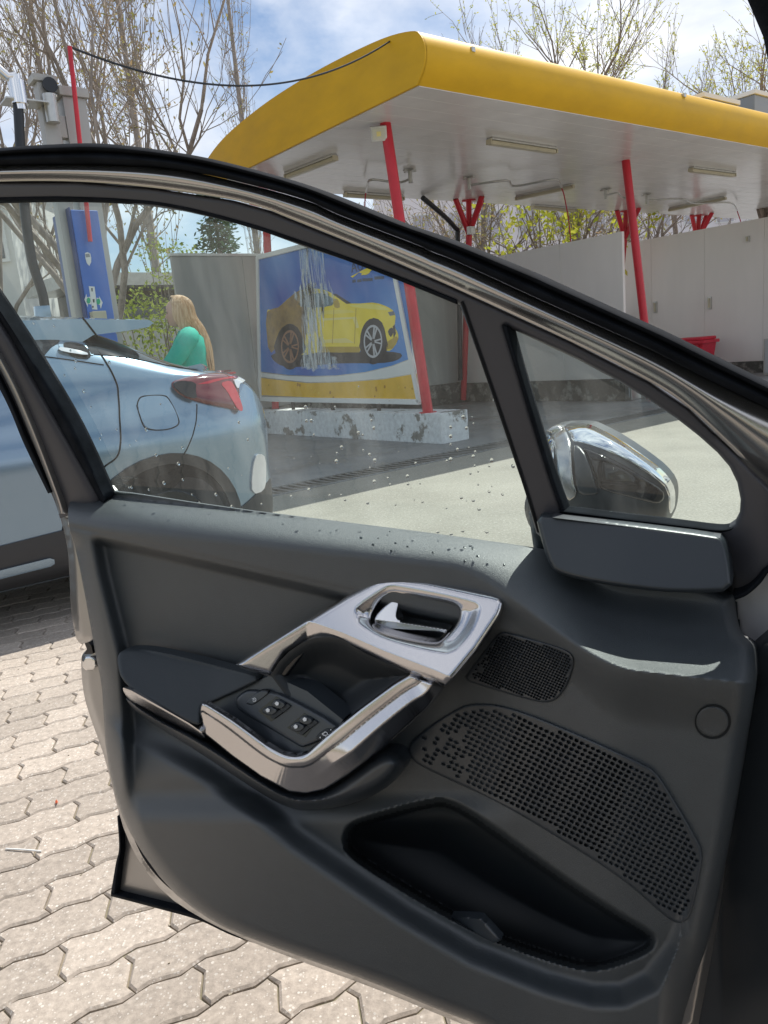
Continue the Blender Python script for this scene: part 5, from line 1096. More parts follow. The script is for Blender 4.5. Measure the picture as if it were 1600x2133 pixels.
band('glass_bead', [(-140, 415), (0, 410), (120, 408), (240, 412), (360, 424), (540, 470), (760, 547), (950, 622)], [(-140, 424), (0, 419), (120, 417), (240, 421), (360, 433), (540, 480), (760, 557), (952, 634)], lambda t: 0.002 + 0.004 * sin(pi * t), M['rubber'], door, m=140, c=4)

# --- moulded trim panel
TP = [(215, 1018), (460, 1056), (700, 1087), (900, 1112), (1140, 1146), (1300, 1175), (1527, 1232), (1532, 1260), (1537, 1300), (1548, 1325), (1570, 1335), (1584, 1350), (1580, 1400), (1555, 1560), (1520, 1760), (1480, 1950), (1440, 2060), (1400, 2215), (1120, 2215), (1000, 2136), (912, 2103), (787, 2050), (600, 1984), (480, 1939), (416, 1903), (349, 1849), (281, 1755), (247, 1684), (221, 1575), (215, 1475), (212, 1425), (200, 1370), (185, 1282), (160, 1150), (143, 1095), (141, 1060), (148, 1040), (170, 1025)]
POCK = chaikin([(714, 1748), (722, 1722), (750, 1705), (900, 1664), (940, 1666), (1000, 1700), (1120, 1788), (1250, 1878), (1355, 1940), (1366, 1955), (1358, 1980), (1300, 2006), (1240, 2022), (1180, 2012), (1050, 1968), (940, 1915), (800, 1832), (720, 1778)], 2)
CREASE = np.array([(250, 1470), (330, 1512), (430, 1572), (540, 1648), (640, 1730), (720, 1785), (860, 1880), (1000, 1962), (1150, 2022), (1240, 2046), (1290, 2046), (1340, 2022), (1390, 1960), (1425, 1870)])
FRONT = np.r_[CREASE, [(1440, 1950), (1420, 2260), (900, 2260), (300, 2000), (180, 1470)]]
def panel_n(x, y, full=True):
    x = np.asarray(x, float); y = np.asarray(y, float); P = np.stack([x, y], 1)
    rr = y - 0.112 * (x - 150); f = sm(930, 1330, x); w = 74 + 165 * f; amp = 0.058 + 0.062 * f; sh = 78 * sm(1080, 1300, x)
    t = np.clip((rr - 1026 - sh) / (w - sh), 0, 1); nb = -0.010 + 0.018 * sm(1080, 1300, x) + amp * ((1 - f) * (1 - (1 - t) ** 2) + f * t ** 1.35)
    # recess of the upper insert behind its seam
    seam = 1098 + 0.231 * (x - 150); band_x = np.interp(y, [1100, 1125, 1200, 1300, 1360, 1500], [182, 185, 200, 225, 240, 250])
    ins = sm(2, 26, y - seam) * sm(0, 34, x - band_x) * sm(1120, 940, x) * sm(1720, 1640, y)
    nb = nb - 0.026 * ins
    nb -= 0.0016 * np.exp(-((y - seam) / 5.0) ** 2) * (x < 760)
    # ledge below the roll turns back on the right half
    nb = nb - 0.030 * sm(940, 1330, x) * sm(0.98, 1.5, (rr - 1026) / w)
    # belly of the lower panel
    if full:
        sf = sdpoly(P, FRONT); nb = nb + 0.038 * sm(4, -62, sf) * sm(150, 330, y - 1300) 
        sp = sdpoly(P, POCK); nb = nb - (0.10 * sm(4, -16, sp) + 0.03 * sm(-12, -120, sp)) 
    return nb
def trim_n(x, y, sd):
    n = panel_n(x, y)
    e = np.clip(1 + sd / 30, 0, 1) * sm(1085, 1150, y - 0.112 * (x - 150) * 0.6); n = n - 0.035 * (1 - np.sqrt(np.clip(1 - e * e, 0, 1)))
    er = np.clip(1 - (1584 - 0.0 * y - x - np.interp(y, [1340, 1400, 1560, 1760, 1950, 2133], [0, 4, 29, 64, 104, 165])) / 46, 0, 1) * (y > 1330)
    return n - 0.07 * (1 - np.sqrt(np.clip(1 - er * er, 0, 1)))
relief('trim_panel', TP, trim_n, M['plastic'], door, step=3.6, ch=1, skirt=0.004, smooth=70, mats=[M['plastic'], M['recess']], mf=lambda x, y: sdpoly(np.stack([x, y], 1), POCK) < -7)  # pocket faces take a darker colour, the shade of the cavity painted in
# rain spots on the padded sill
sp_px = [(752, 1120), (788, 1121), (777, 1134), (824, 1131), (815, 1147), (849, 1138), (967, 1140), (985, 1142), (995, 1158), (968, 1168), (812, 1107), (902, 1150), (1050, 1176), (640, 1095), (672, 1089), (1025, 1162), (880, 1122)]
sv = []
for x, y in sp_px[:13]:
    rx, ry = rs.uniform(1.5, 3.4), rs.uniform(1.2, 2.6); a = np.linspace(0, 2 * pi, 11)[:-1]; X, Y = x + rx * np.cos(a) + 0.3 * ry * np.sin(a), y + ry * np.sin(a)
    sv.append((np.concatenate([door_pts(X, Y, panel_n(X, Y, False) + 0.0006), door_pts([x], [y], panel_n(np.array([x]), np.array([y]), False) + 0.0014)]), [(i, (i + 1) % 10, 10) for i in range(10)]))
tag(mk('rain_spots', join(*sv), mat('wet_plastic', (0.022, 0.028, 0.030), 0.22), door, smooth=80), kind='stuff')

# --- armrest
def arm_n(x, y, sd):
    yu = 1350 + (x - 275) * 0.24; yl = 1425 + (x - 255) * 0.56; t = np.clip((y - yu) / (yl - yu + 20), 0, 1); return 0.050 + 0.062 * t ** 0.9 + 0.02 * sm(430, 552, x)
relief('armrest', [(243, 1378), (248, 1358), (270, 1350), (320, 1353), (400, 1371), (470, 1390), (552, 1411), (505, 1434), (468, 1452), (432, 1468), (421, 1466), (417, 1490), (418, 1518), (340, 1474), (256, 1426)], arm_n, M['pad'], door, step=2.0, bev=(7, 0.004), skirt=0.014)
relief('armrest_strip', [(255, 1428), (330, 1470), (416, 1519), (432, 1542), (400, 1531), (330, 1494), (276, 1464), (258, 1444)], lambda x, y, sd: 0.108 - 0.035 * np.clip((y - (1428 + (x - 255) * 0.555)) / 26, 0, 1), M['silver'], door, step=2, ch=1, bev=(3, 0.003), skirt=0.03)
relief('armrest_base', [(258, 1446), (330, 1494), (430, 1536), (542, 1615), (602, 1648), (640, 1652), (680, 1644), (722, 1616), (796, 1560), (835, 1570), (846, 1602), (800, 1648), (720, 1680), (640, 1690), (590, 1680), (520, 1638), (420, 1570), (300, 1496), (268, 1468)], lambda x, y, sd: 0.098 - 0.0 * x, M['plastic_smooth'], door, step=2.6, bev=(30, 0.055), skirt=0.05)
relief('armrest_tray', [(432, 1466), (468, 1450), (505, 1432), (565, 1406), (640, 1440), (715, 1500), (650, 1572), (616, 1578), (590, 1574), (552, 1552)], lambda x, y, sd: 0.082 + 0.00020 * (y - 1500) + 0.00006 * (x - 560) + 0.006 * sm(520, 430, x), M['plastic_smooth'], door, step=2, ch=0, skirt=0.03)
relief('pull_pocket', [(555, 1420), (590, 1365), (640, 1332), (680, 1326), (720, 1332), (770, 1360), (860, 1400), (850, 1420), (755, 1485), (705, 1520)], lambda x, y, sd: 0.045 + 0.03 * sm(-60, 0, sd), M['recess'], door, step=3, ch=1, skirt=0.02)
relief('pocket_lip', [(566, 1410), (600, 1372), (636, 1346), (652, 1344), (630, 1368), (606, 1398), (596, 1412), (578, 1416)], lambda x, y, sd: 0.068 + 0 * x, M['gloss_black'], door, step=2, ch=1, bev=(6, 0.006))

# --- woven metal look pull handle and latch bezel
INN = np.array([(419, 1463), (431, 1464), (486, 1498), (556, 1549), (593, 1569), (616, 1573), (639, 1567), (676, 1535), (750, 1475), (819, 1424), (852, 1405)], float)
OUTH = [(928, 1433), (889, 1479), (796, 1562), (722, 1618), (676, 1646), (639, 1654), (602, 1650), (542, 1618), (482, 1576), (426, 1530), (420, 1515), (416, 1484)]
def poly_d(x, y, L):
    P = np.stack([x, y], 1); best = np.full(len(P), 1e9); s = np.zeros(len(P)); acc = 0
    for a, b in zip(L[:-1], L[1:]):
        e = b - a; q = e @ e; t = np.clip(((P - a) @ e) / q, 0, 1); d = np.linalg.norm(P - a - t[:, None] * e, axis=1); m = d < best; best = np.where(m, d, best); s = np.where(m, acc + t * sqrt(q), s); acc += sqrt(q)
    return best, s
INNS = crom(INN, 6)
def pull_n(x, y, sd):
    d, s = poly_d(x, y, INNS); w = np.interp(s, [0, 150, 230, 330, 520], [20, 24, 26, 30, 26])
    right = sm(230, 330, s); ridge = np.where(d < w, np.sqrt(np.clip(1 - ((d - w * 0.5) / (w * 0.5)) ** 2, 0, 1)) * 0.008, 0) * (1 - 0.55 * right)
    face = np.where(d >= w, -0.0010 - 0.00036 * (d - w), 0)
    crease = np.where(d > 1.9 * w, -0.0006 * (d - 1.9 * w), 0) * right
    return 0.106 + 0.008 * sm(150, 240, s) - 0.022 * sm(260, 560, s) + ridge + face * (1 - 0.75 * right) + crease + 0.00045 * np.clip(d - w, 0, 1.0 * w) * right
relief('pull_handle', list(map(tuple, INN)) + OUTH, pull_n, M['silver'], door, step=1.8, ch=0, bev=(5, 0.006), skirt=0.005, smooth=35)
BEZ = [(492, 1384), (520, 1365), (639, 1292), (722, 1241), (787, 1206), (805, 1202), (819, 1201), (889, 1209), (1027, 1238), (1043, 1243), (1050, 1256), (1047, 1270), (1041, 1285), (995, 1354), (953, 1405), (928, 1431), (852, 1403), (800, 1380), (764, 1363), (713, 1339), (676, 1333), (644, 1338), (597, 1363), (566, 1410), (535, 1402), (505, 1393)]
DISH = chaikin([(736, 1271), (745, 1259), (796, 1225), (812, 1219), (833, 1219), (985, 1250), (1004, 1262), (1000, 1285), (985, 1320), (960, 1350), (940, 1360), (926, 1363), (860, 1350), (796, 1331), (748, 1304), (738, 1290)], 2)
BOWL = chaikin([(773, 1296), (776, 1276), (796, 1248), (812, 1240), (832, 1240), (935, 1255), (955, 1266), (958, 1280), (949, 1303), (920, 1334), (903, 1338), (850, 1328), (796, 1315)], 2)
def bez_n(x, y, sd):
    P = np.stack([x, y], 1); cr = np.interp(x, [480, 639, 713, 800, 905, 960], [1400, 1292, 1318, 1356, 1396, 1420])
    n = 0.042 + 0.00029 * (y - 1200) + 0.00002 * (x - 700)
    n = n - 0.00042 * np.clip(y - cr, 0, 90)
    ds = sdpoly(P, DISH); n = n - 0.008 * sm(2, -26, ds)
    return n
relief('latch_bezel', BEZ, bez_n, M['silver'], door, step=1.8, ch=0, holes=[BOWL], bev=(15, 0.0075), skirt=0.012, smooth=40)
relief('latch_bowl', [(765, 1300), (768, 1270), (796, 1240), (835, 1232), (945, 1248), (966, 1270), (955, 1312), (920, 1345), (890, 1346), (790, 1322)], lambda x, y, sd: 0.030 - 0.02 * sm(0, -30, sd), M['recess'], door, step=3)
LEV = [(778, 1296), (782, 1282), (795, 1266), (812, 1252), (828, 1244), (833, 1245), (832, 1256), (826, 1282), (831, 1291), (880, 1299), (930, 1307), (934, 1312), (930, 1322), (920, 1331), (912, 1333), (850, 1321), (785, 1303)]
def lev_n(x, y, sd):
    ridge = np.interp(x, [778, 831, 934], [1290, 1297, 1313]); up = np.clip(ridge - y, 0, 60); dn = np.clip(y - ridge, 0, 40)
    return 0.062 - 0.00035 * up * (x < 834) - 0.0011 * np.clip(ridge - y, 0, 8) * (x >= 834) - 0.00060 * dn
relief('latch_lever', LEV, lev_n, M['chrome_satin'], door, step=1.2, ch=1, bev=(4, 0.005), skirt=0.012, smooth=50)

# --- switch panel
def tray_n(x, y): return 0.082 + 0.00020 * (np.asarray(y, float) - 1500) + 0.00006 * (np.asarray(x, float) - 560)
SP = [(490, 1464), (492, 1453), (506, 1441), (520, 1436), (562, 1440), (590, 1446), (707, 1510), (697, 1522), (668, 1543), (637, 1555), (629, 1557), (616, 1550), (560, 1516), (497, 1480)]
swp = relief('switch_panel', SP, lambda x, y, sd: tray_n(x, y) + 0.007, M['plastic_smooth'], car, step=1.6, ch=1, bev=(7, 0.005), skirt=0.008)
def swr(name, px, dn, m, step=1.0, ch=1, bev=(2.5, 0.0018), skirt=0.003, parent=swp, tilt=0.0):
    cx = np.mean([p[0] for p in px]); cy = np.mean([p[1] for p in px])
    return relief(name, px, lambda x, y, sd: tray_n(x, y) + 0.007 + dn + tilt * ((x - cx) + (y - cy)), m, parent, step=step, ch=ch, bev=bev, skirt=skirt)
swr('button_gap', [(510, 1465), (523, 1449), (541, 1437), (558, 1437), (562, 1444), (551, 1454), (528, 1471), (516, 1469)], 0.0002, M['gloss_black'])
lb = swr('lock_button', [(512, 1464), (524, 1450), (541, 1439), (557, 1439), (560, 1444), (550, 1453), (527, 1469), (518, 1467)], 0.0016, M['plastic_smooth'])
for w in ([(538, 1481), (575, 1451), (604, 1467), (592, 1484), (565, 1503)], [(598, 1516), (633, 1485), (660, 1500), (648, 1520), (636, 1536)]): swr('switch_well', w, 0.0004, M['gloss_black'], bev=(0, 0), ch=0)
RK = [[(564, 1470), (575, 1454), (596, 1466), (581, 1478)], [(543, 1480), (564, 1471), (580, 1480), (561, 1492)], [(620, 1502), (632, 1488), (653, 1501), (637, 1511)], [(601, 1515), (619, 1504), (636, 1512), (621, 1526)]]
RK = [[(562, 1469), (576, 1455), (598, 1467), (584, 1479)], [(542, 1481), (561, 1470), (582, 1480), (563, 1493)], [(619, 1502), (633, 1489), (655, 1501), (640, 1512)], [(600, 1516), (618, 1503), (638, 1513), (622, 1527)]]
ICO = [(577, 1466), (558, 1480), (635, 1499), (616, 1514)]
for px, (ix, iy) in zip(RK, ICO):
    r_ = swr('window_switch', px, 0.0045, M['plastic_smooth'], ch=1, tilt=-0.00003)
    swr('window_symbol', [(ix - 5, iy - 1), (ix - 1, iy - 5), (ix + 4, iy - 2), (ix + 3, iy + 3), (ix - 2, iy + 4)], 0.0062, M['white_mark'], parent=r_, ch=0, bev=(0, 0), skirt=0.0003, step=0.8)
    arc = crom([(ix + 0.5, iy - 5), (ix + 4, iy - 3.2), (ix + 5.2, iy + 1), (ix + 2.5, iy + 4), (ix - 2, iy + 4.6)], 4)
    swr('switch_face', [(px[2][0], px[2][1] - 1), (px[2][0] + 7, px[2][1] + 4), (px[3][0] + 6, px[3][1] + 5), (px[3][0], px[3][1])], 0.0022, M['recess'], parent=r_, ch=0, bev=(0, 0))
lk_ = crom([(527, 1457), (530, 1454), (533.5, 1456), (532, 1461), (528, 1461)], 3, closed=True); mk('lock_symbol', tube(door_pts(lk_[:, 0], lk_[:, 1], tray_n(lk_[:, 0], lk_[:, 1]) + 0.0094), 0.0005, 4), M['white_mark'], lb)
mk('lock_symbol', tube(door_pts([525, 534], [1455, 1460], tray_n([525, 534], [1455, 1460]) + 0.0095), 0.0004, 4), M['white_mark'], lb)
mc = swr('mirror_control', [(656, 1537), (668, 1524), (682, 1516), (692, 1521), (684, 1533), (668, 1543)], 0.002, M['recess'])
for px in ([(665, 1536), (668, 1534), (668, 1539)], [(687, 1520), (690, 1519), (690, 1522)]): swr('arrow_symbol', px, 0.0034, M['white_mark'], parent=mc, ch=0, bev=(0, 0), skirt=0.0003, step=0.7)
mi = crom([(671, 1529), (675, 1527), (677, 1525), (681, 1526), (682, 1530), (678, 1532), (674, 1531)], 3, closed=True); mk('mirror_symbol', tube(door_pts(mi[:, 0], mi[:, 1], tray_n(mi[:, 0], mi[:, 1]) + 0.0108), 0.0006, 4), M['white_mark'], mc)

# --- loudspeaker grilles with their pierced holes
def lattice(ax, bx, org, box):
    out = []
    for i in range(-120, 121):
        for j in range(-120, 121):
            p = np.array(org) + np.array(ax) * i + np.array(bx) * j
            if box[0] < p[0] < box[2] and box[1] < p[1] < box[3]: out.append(p)
    return np.array(out)
def grille(name, poly, ax, bx, r_along, r_across, step, edge, depth, prob, seed, deep=lambda x, y: np.ones(len(x))):
    r = np.random.default_rng(seed); pl = chaikin(poly, 2); lo, hi = pl.min(0), pl.max(0); Lp = lattice(ax, bx, (lo + hi) / 2, (*lo, *hi)); sd = sdpoly(Lp, pl); keep = (sd < -edge) & (r.random(len(Lp)) < prob(Lp[:, 0], Lp[:, 1])); Lp = Lp[keep]
    A = np.array(ax, float) / np.linalg.norm(ax); Bn = np.array([-A[1], A[0]])
    def hole(x, y):
        P = np.stack([x, y], 1); h = np.zeros(len(P)); cell = 24.0; D = {}
        for q in Lp: D.setdefault((int(q[0] // cell), int(q[1] // cell)), []).append(q)
        keyx, keyy = (P[:, 0] // cell).astype(int), (P[:, 1] // cell).astype(int)
        order = {}
        for i, k in enumerate(zip(keyx.tolist(), keyy.tolist())): order.setdefault(k, []).append(i)
        for (cx_, cy_), ids in order.items():
            qs = [q for a in (-1, 0, 1) for b in (-1, 0, 1) for q in D.get((cx_ + a, cy_ + b), [])]
            if not qs: continue
            qs = np.array(qs); d = P[ids][:, None, :] - qs[None]; e = ((d @ A) / r_along) ** 2 + ((d @ Bn) / r_across) ** 2; h[ids] = np.maximum(h[ids], np.clip(1.5 - e.min(1), 0, 1))
        return h
    return relief(name, poly, lambda x, y, sd: panel_n(x, y) + 0.004 - depth * sm(0.05, 0.6, hole(x, y)) * (0.6 + 0.4 * deep(x, y)), M['plastic_smooth'], car, step=step, bev=(6, 0.004), skirt=0.006, mats=[M['plastic_smooth'], M['hole']], mf=lambda x, y: hole(x, y) > np.where(deep(x, y) > 0.5, 0.42, 0.95), smooth=40)
SPK = [(850, 1557), (857, 1543), (900, 1508), (955, 1474), (975, 1467), (1005, 1465), (1040, 1468), (1100, 1486), (1200, 1527), (1340, 1590), (1365, 1605), (1390, 1640), (1455, 1750), (1464, 1775), (1464, 1795), (1445, 1890), (1434, 1918), (1415, 1925), (1390, 1914), (1300, 1832), (1150, 1737), (1040, 1672), (930, 1622), (868, 1592), (853, 1575)]
grille('speaker_grille', SPK, (11.4, 5.6), (-5.2, 9.0), 4.0, 2.6, 1.8, 11, 0.0035, lambda x, y: np.clip(0.28 + (x - 880) / 150.0, 0, 1), 4, lambda x, y: (np.abs(x - 1165 + (y - 1640) * 0.35) < 135) * 1.0)
TWE = [(965, 1416), (978, 1396), (1022, 1338), (1040, 1316), (1060, 1318), (1165, 1347), (1190, 1360), (1198, 1378), (1186, 1420), (1164, 1455), (1142, 1465), (1110, 1461), (1000, 1428)]
grille('tweeter_grille', TWE, (5.6, 2.4), (-2.6, 5.0), 2.0, 1.7, 1.3, 6, 0.0025, lambda x, y: np.clip(0.35 + (x - 985) / 60.0, 0, 1), 6)
# screw cap
ca = np.linspace(0, 2 * pi, 28)[:-1]
relief('cap_groove', [(1485 + 38 * cos(a), 1504 + 36 * sin(a)) for a in ca], lambda x, y, sd: panel_n(x, y) + 0.0012, M['hole'], door, step=3, ch=0, skirt=0.002)
relief('screw_cap', [(1484 + 34 * cos(a), 1503 + 32 * sin(a)) for a in ca], lambda x, y, sd: panel_n(x, y) + 0.0035, M['plastic'], door, step=3, ch=0, bev=(5, 0.0025), skirt=0.004)
# flap left in the storage pocket
relief('pocket_liner', [(935, 1908), (990, 1910), (1003, 1912), (1045, 1958), (1030, 1965), (960, 1930)], lambda x, y, sd: 0.05 + 0.0004 * (x - 990), M['plastic_smooth'], door, step=3, ch=0, bev=(3, 0.003))

# --- mirror cover triangle
MC = [(1114, 1070), (1166, 1073), (1300, 1089), (1491, 1114), (1506, 1121), (1513, 1135), (1521, 1175), (1527, 1232), (1444, 1235), (1375, 1233), (1287, 1222), (1203, 1207), (1162, 1194), (1147, 1182), (1131, 1138)]
def mc_n(x, y, sd): t = np.clip((y - (1070 + 0.12 * (x - 1114))) / 125, 0, 1); return 0.024 + 0.024 * t + 0.006 * sm(1120, 1330, x)
relief('mirror_cover', MC, mc_n, M['plastic_smooth'], door, step=2.6, ch=1, bev=(9, 0.010), skirt=0.03, smooth=60)

relief('mirror_base', [(1100, 1062), (1166, 1066), (1300, 1083), (1500, 1106), (1560, 1130), (1590, 1300), (1560, 1400), (1400, 1380), (1150, 1300), (1120, 1200)], lambda x, y, sd: -0.030 + 0 * x, M['plastic_smooth'], door, step=6, ch=0, bev=(6, 0.006), skirt=0.02)

# --- glass
sw_ = relief('side_window', [(-140, 408), (120, 405), (384, 430), (632, 503), (860, 586), (962, 626), (1050, 880), (1148, 1165), (900, 1135), (460, 1078), (210, 1040), (150, 900), (70, 765), (-10, 640), (-140, 470)], lambda x, y, sd: -0.014 + 0 * x, M['glass'], car, step=18, ch=0, skirt=0, k=KL)
qw_ = relief('quarter_window', [(1040, 670), (1204, 738), (1352, 822), (1460, 896), (1530, 965), (1556, 1040), (1545, 1100), (1500, 1112), (1160, 1072), (1100, 880)], lambda x, y, sd: -0.010 + 0 * x, M['glass_q'], car, step=12, ch=0, skirt=0, k=KL)
drops = [(637, 848), (639, 877), (649, 877), (654, 906), (747, 902), (756, 906), (779, 892), (774, 876), (698, 848), (712, 932), (757, 938), (770, 947), (781, 959), (866, 965), (931, 960), (939, 957), (939, 890), (939, 909), (939, 926), (953, 936), (990, 941), (986, 951), (989, 970), (1024, 959), (1019, 971), (1069, 971), (996, 982), (980, 986), (780, 1003), (808, 996), (813, 1009), (849, 992), (850, 1008), (875, 1007), (701, 961), (702, 944), (996, 1009), (1019, 1024), (986, 1042), (998, 1060), (824, 1051), (687, 1032), (711, 1031), (719, 1041), (766, 1047), (912, 1107), (940, 1111), (964, 1105), (1014, 1107), (965, 869), (972, 892), (1047, 1030), (961, 1036), (880, 1045), (930, 1058), (607, 1034), (644, 1020), (545, 1050), (483, 1055),
 (70, 673), (113, 679), (125, 807), (175, 815), (190, 848), (157, 767), (135, 782), (178, 911), (209, 914), (149, 849), (335, 842), (284, 918), (243, 895), (271, 928), (325, 948), (380, 933), (305, 895), (372, 966), (342, 1006), (476, 976), (381, 999), (269, 1015), (274, 1015), (194, 953), (158, 752), (228, 755), (147, 730), (517, 916), (498, 880), (170, 870), (212, 905), (100, 780), (400, 1030), (450, 1030), (310, 1020), (504, 990), (575, 976)]
drops += [(rs.uniform(230, 1060), rs.uniform(780, 1110)) for _ in range(28)]
dv = []
for i, (x, y) in enumerate(drops):
    r = rs.uniform(0.0013, 0.0028) if i < 94 else rs.uniform(0.0006, 0.0012)
    c = door_pt(x, y, -0.0135, KL); nn = ND + Z * KL * 0; a1 = SD; a2 = np.cross(ND, SD); vs = [c + ND * r * 0.75]; fs = []
    for k, ph in enumerate((0.55, 1.05, 1.5708)):
        for j in range(8): t = 2 * pi * j / 8; vs.append(c + ND * r * 0.75 * cos(ph) + (a1 * cos(t) + a2 * sin(t) * 1.1) * r * sin(ph))
    for j in range(8): fs.append((0, 1 + j, 1 + (j + 1) % 8))
    for k in range(2):
        for j in range(8): fs.append((1 + k * 8 + j, 9 + k * 8 + j, 9 + k * 8 + (j + 1) % 8, 1 + k * 8 + (j + 1) % 8))
    dv.append((np.array(vs), fs))
wt = NT('water'); g_ = wt.n('BsdfGlass', IOR=1.33, Roughness=0.0); wt.l(g_.outputs['BSDF'], wt.out.inputs['Surface'])
tag(mk('water_drops', join(*dv), wt.m, sw_, smooth=180), kind='stuff')
# etched maker's marks on the panes (reversed, as they read from outside)
xa, ya = -(door_pt(1250, 1080, -0.008, KL) - door_pt(1170, 1070, -0.008, KL)), door_pt(1200, 1040, -0.008, KL) - door_pt(1200, 1075, -0.008, KL)
em = mat('etched_glass', (0.10, 0.12, 0.12), 0.7)
text_obj('etched_mark', 'DOT-24 M18 AS2', 0.0085, em, qw_, door_pt(1266, 1077, -0.0085, KL), xa, ya, 0.0001)
ring_ = crom([(1272 + 5 * cos(t), 1070 + 4.5 * sin(t)) for t in np.linspace(0, 2 * pi, 12)[:-1]], 2, closed=True); mk('etched_mark', tube(door_pts(ring_[:, 0], ring_[:, 1], -0.009, KL), 0.0004, 4), em, qw_)
e2 = NT('etched_glass_pale'); ed_ = e2.n('BsdfDiffuse'); ed_.inputs['Color'].default_value = (0.3, 0.34, 0.34, 1); et_ = e2.n('BsdfTransparent'); ex_ = e2.n('MixShader', Fac=0.28); e2.l(et_.outputs['BSDF'], ex_.inputs[1]); e2.l(ed_.outputs['BSDF'], ex_.inputs[2]); e2.l(ex_.outputs['Shader'], e2.out.inputs['Surface']); em2 = e2.m; mv = []
for j, (y0, lens) in enumerate(((991, (14, 20, 6)), (997, (6, 3, 14)), (1002, (12, 5)), (1008, (10, 16)))):
    x = 239
    for L in lens: mv.append((door_pts([x, x + L, x + L, x], [y0 + (x - 239) * 0.1, y0 + (x + L - 239) * 0.1, y0 + 2.6 + (x + L - 239) * 0.1, y0 + 2.6 + (x - 239) * 0.1], -0.0125, KL), [(0, 1, 2, 3)])); x += L + 3
tag(mk('etched_mark', join(*mv), em2, sw_), kind='stuff')

# --- door mirror outside the quarter window
def mdome(x, y): 
    r = ((x - 1262) / 165) ** 2 + ((y - 1005) / 135) ** 2; return -0.235 + 0.115 * np.sqrt(np.clip(1 - r, 0, 1))
MH = [(1153, 887), (1215, 886), (1240, 896), (1291, 924), (1344, 961), (1376, 986), (1398, 1013), (1403, 1040), (1399, 1075), (1390, 1095), (1330, 1122), (1200, 1132), (1125, 1120), (1104, 1100), (1092, 1065), (1094, 1040), (1108, 1000), (1120, 935), (1134, 900)]
wm = relief('wing_mirror', MH, lambda x, y, sd: mdome(x, y) - 0.02 * sm(-10, 0, sd), M['plastic_smooth'], car, step=3, ch=1, skirt=0.06, smooth=60)
relief('chrome_cap', [(1166, 886), (1215, 885), (1240, 895), (1291, 923), (1344, 960), (1376, 985), (1398, 1012), (1404, 1038), (1401, 1070), (1391, 1068), (1388, 1022), (1360, 1000), (1300, 962), (1250, 940), (1210, 926), (1191, 924), (1183, 903)], lambda x, y, sd: mdome(x, y) + 0.004, M['chrome'], wm, step=2.2, ch=1, bev=(12, 0.016), skirt=0.02, smooth=60)
relief('gloss_inset', [(1208, 929), (1224, 948), (1246, 1010), (1254, 1022), (1340, 1044), (1372, 1052), (1386, 1040), (1384, 1020), (1340, 992), (1290, 962), (1240, 940)], lambda x, y, sd: mdome(x, y) + 0.004, M['cargloss'], wm, step=2.5, ch=1, bev=(5, 0.005), smooth=60)
relief('inner_cover', [(1192, 926), (1207, 929), (1224, 950), (1246, 1018), (1248, 1030), (1205, 1032), (1197, 1005)], lambda x, y, sd: mdome(x, y) + 0.005, M['plastic_smooth'], wm, step=2.5, ch=1, bev=(5, 0.004), smooth=60)
relief('mirror_rim', [(1134, 900), (1153, 886), (1170, 886), (1184, 904), (1191, 930), (1196, 1000), (1206, 1032), (1180, 1050), (1160, 1000), (1156, 940), (1150, 906), (1140, 898)], lambda x, y, sd: mdome(x, y) + 0.006, M['paint_frame'], wm, step=2.2, ch=1, bev=(7, 0.008), smooth=60)
relief('mirror_glass', [(1126, 925), (1136, 902), (1148, 908), (1154, 940), (1152, 985), (1120, 1010), (1114, 985)], lambda x, y, sd: mdome(x, y) + 0.006 - 0.0008 * np.clip(1150 - x, 0, 60), M['chrome'], wm, step=2.5, ch=1, smooth=60)

# --- the body round the door opening: hinge pillar, A pillar, roof, sill, dash
relief('hinge_pillar', [(1526, 1242), (1550, 1232), (1598, 1184), (1700, 1120), (1760, 1300), (1700, 1400), (1600, 1420), (1560, 1360), (1540, 1320)], lambda x, y, sd: -0.03 + 0.00012 * (x - 1530), M['paint_sunlit'], car, step=6, ch=0, bev=(5, 0.004), skirt=0.05)
band('pillar_seal', [(1527, 1238), (1550, 1228), (1575, 1205), (1597, 1178), (1640, 1150)], [(1531, 1250), (1556, 1240), (1584, 1216), (1606, 1188), (1650, 1160)], lambda t: 0.012 + 0.006 * sin(pi * t), M['rubber'], car, m=40, c=6, k=0, byx=False)
hp = [(1560, 1352), (1640, 1300), (1800, 1240), (1800, 2400), (1300, 2400), (1360, 2210), (1400, 2060), (1440, 1950), (1480, 1760), (1520, 1560), (1550, 1400)]
relief('footwell_trim', hp, lambda x, y, sd: -0.02 + 0.0004 * np.clip(x - 1500, 0, 150), M['plastic_smooth'], car, step=8, ch=0, bev=(16, 0.02), skirt=0.05)
Wc = lambda u, v, z: W(u, v, z)
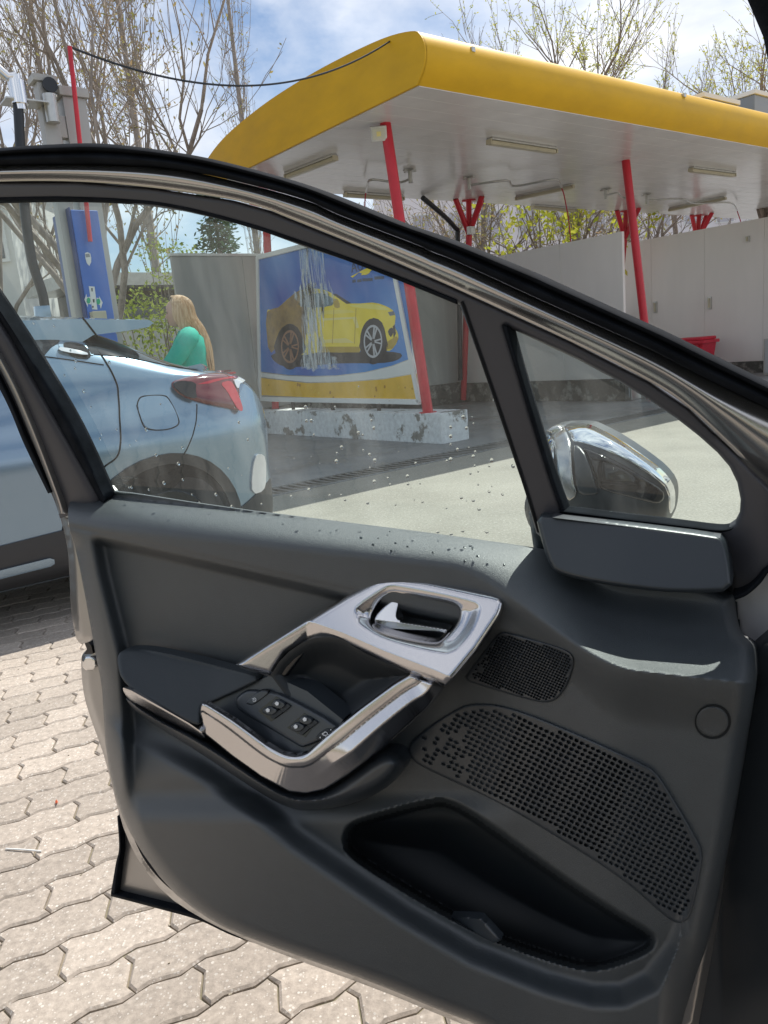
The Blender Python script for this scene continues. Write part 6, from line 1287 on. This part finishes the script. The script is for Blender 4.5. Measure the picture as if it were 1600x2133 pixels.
ap0, ap1 = on_d(1860, 800, 0.70), on_d(1662, 30, 0.50); dirp = ap1 - ap0; ap2 = ap1 + dirp * 0.25
top_ = ap1 + dirp * 0.35
mk('a_pillar', tube(crom([W(1.14, 0.04, 0.90), ap0, ap1, top_, W(-0.10, -0.22, 1.50)], 5), 0.020, 12), M['rubber'], car, smooth=60)
mk('roof', bevel(ubox(-2.0, 0.20, -1.25, -0.24, 1.49, 1.54), 0.02), M['paint_grey'], car, smooth=40)
mk('headlining', ubox(-1.95, 0.17, -1.22, -0.27, 1.475, 1.488), mat('headlining', (0.50, 0.49, 0.47), 0.9), car)
mk('b_pillar', bevel(ubox(-0.95, -0.80, -0.02, 0.06, 0.3, 1.474), 0.02), M['paint_dark'], car, smooth=40)
mk('door_sill', bevel(ubox(-0.8, 0.95, -0.10, 0.10, 0.22, 0.36), 0.03), M['paint_grey'], car, smooth=40)
mk('floor_pan', ubox(-1.0, 1.3, -1.4, -0.11, 0.24, 0.27), M['plastic'], car)
mk('dashboard', bevel(ubox(0.95, 1.35, -1.4, -0.06, 0.55, 0.98), 0.06, 3), M['plastic'], car, smooth=40)
mk('seat', bevel(ubox(-0.65, -0.12, -0.75, -0.22, 0.30, 0.60), 0.08, 3), M['pad'], car, smooth=40)
mk('rear_door', bevel(ubox(-2.6, -0.96, -0.05, 0.10, 0.28, 1.02), 0.03), M['paint_grey'], car, smooth=40)
mk('rear_seat', bevel(ubox(-1.9, -1.2, -1.3, -0.2, 0.30, 0.95), 0.08, 3), M['pad'], car, smooth=40)
mk('seat_back', bevel(ubox(-0.85, -0.62, -0.75, -0.22, 0.55, 1.2), 0.08, 3), M['pad'], car, smooth=40)
mk('front_wing', loft([[W(u, v, z) for v, z in ((-0.02, 0.25), (0.10, 0.35), (0.12, 0.6), (0.10, 0.85), (0.02, 0.96), (-0.2, 1.0), (-0.2, 0.25))] for u in (1.12, 1.5, 2.0)]), M['paint_grey'], car, smooth=40)
print('objects', len(bpy.data.objects), 'tris~', sum(len(m.polygons) for m in bpy.data.meshes))
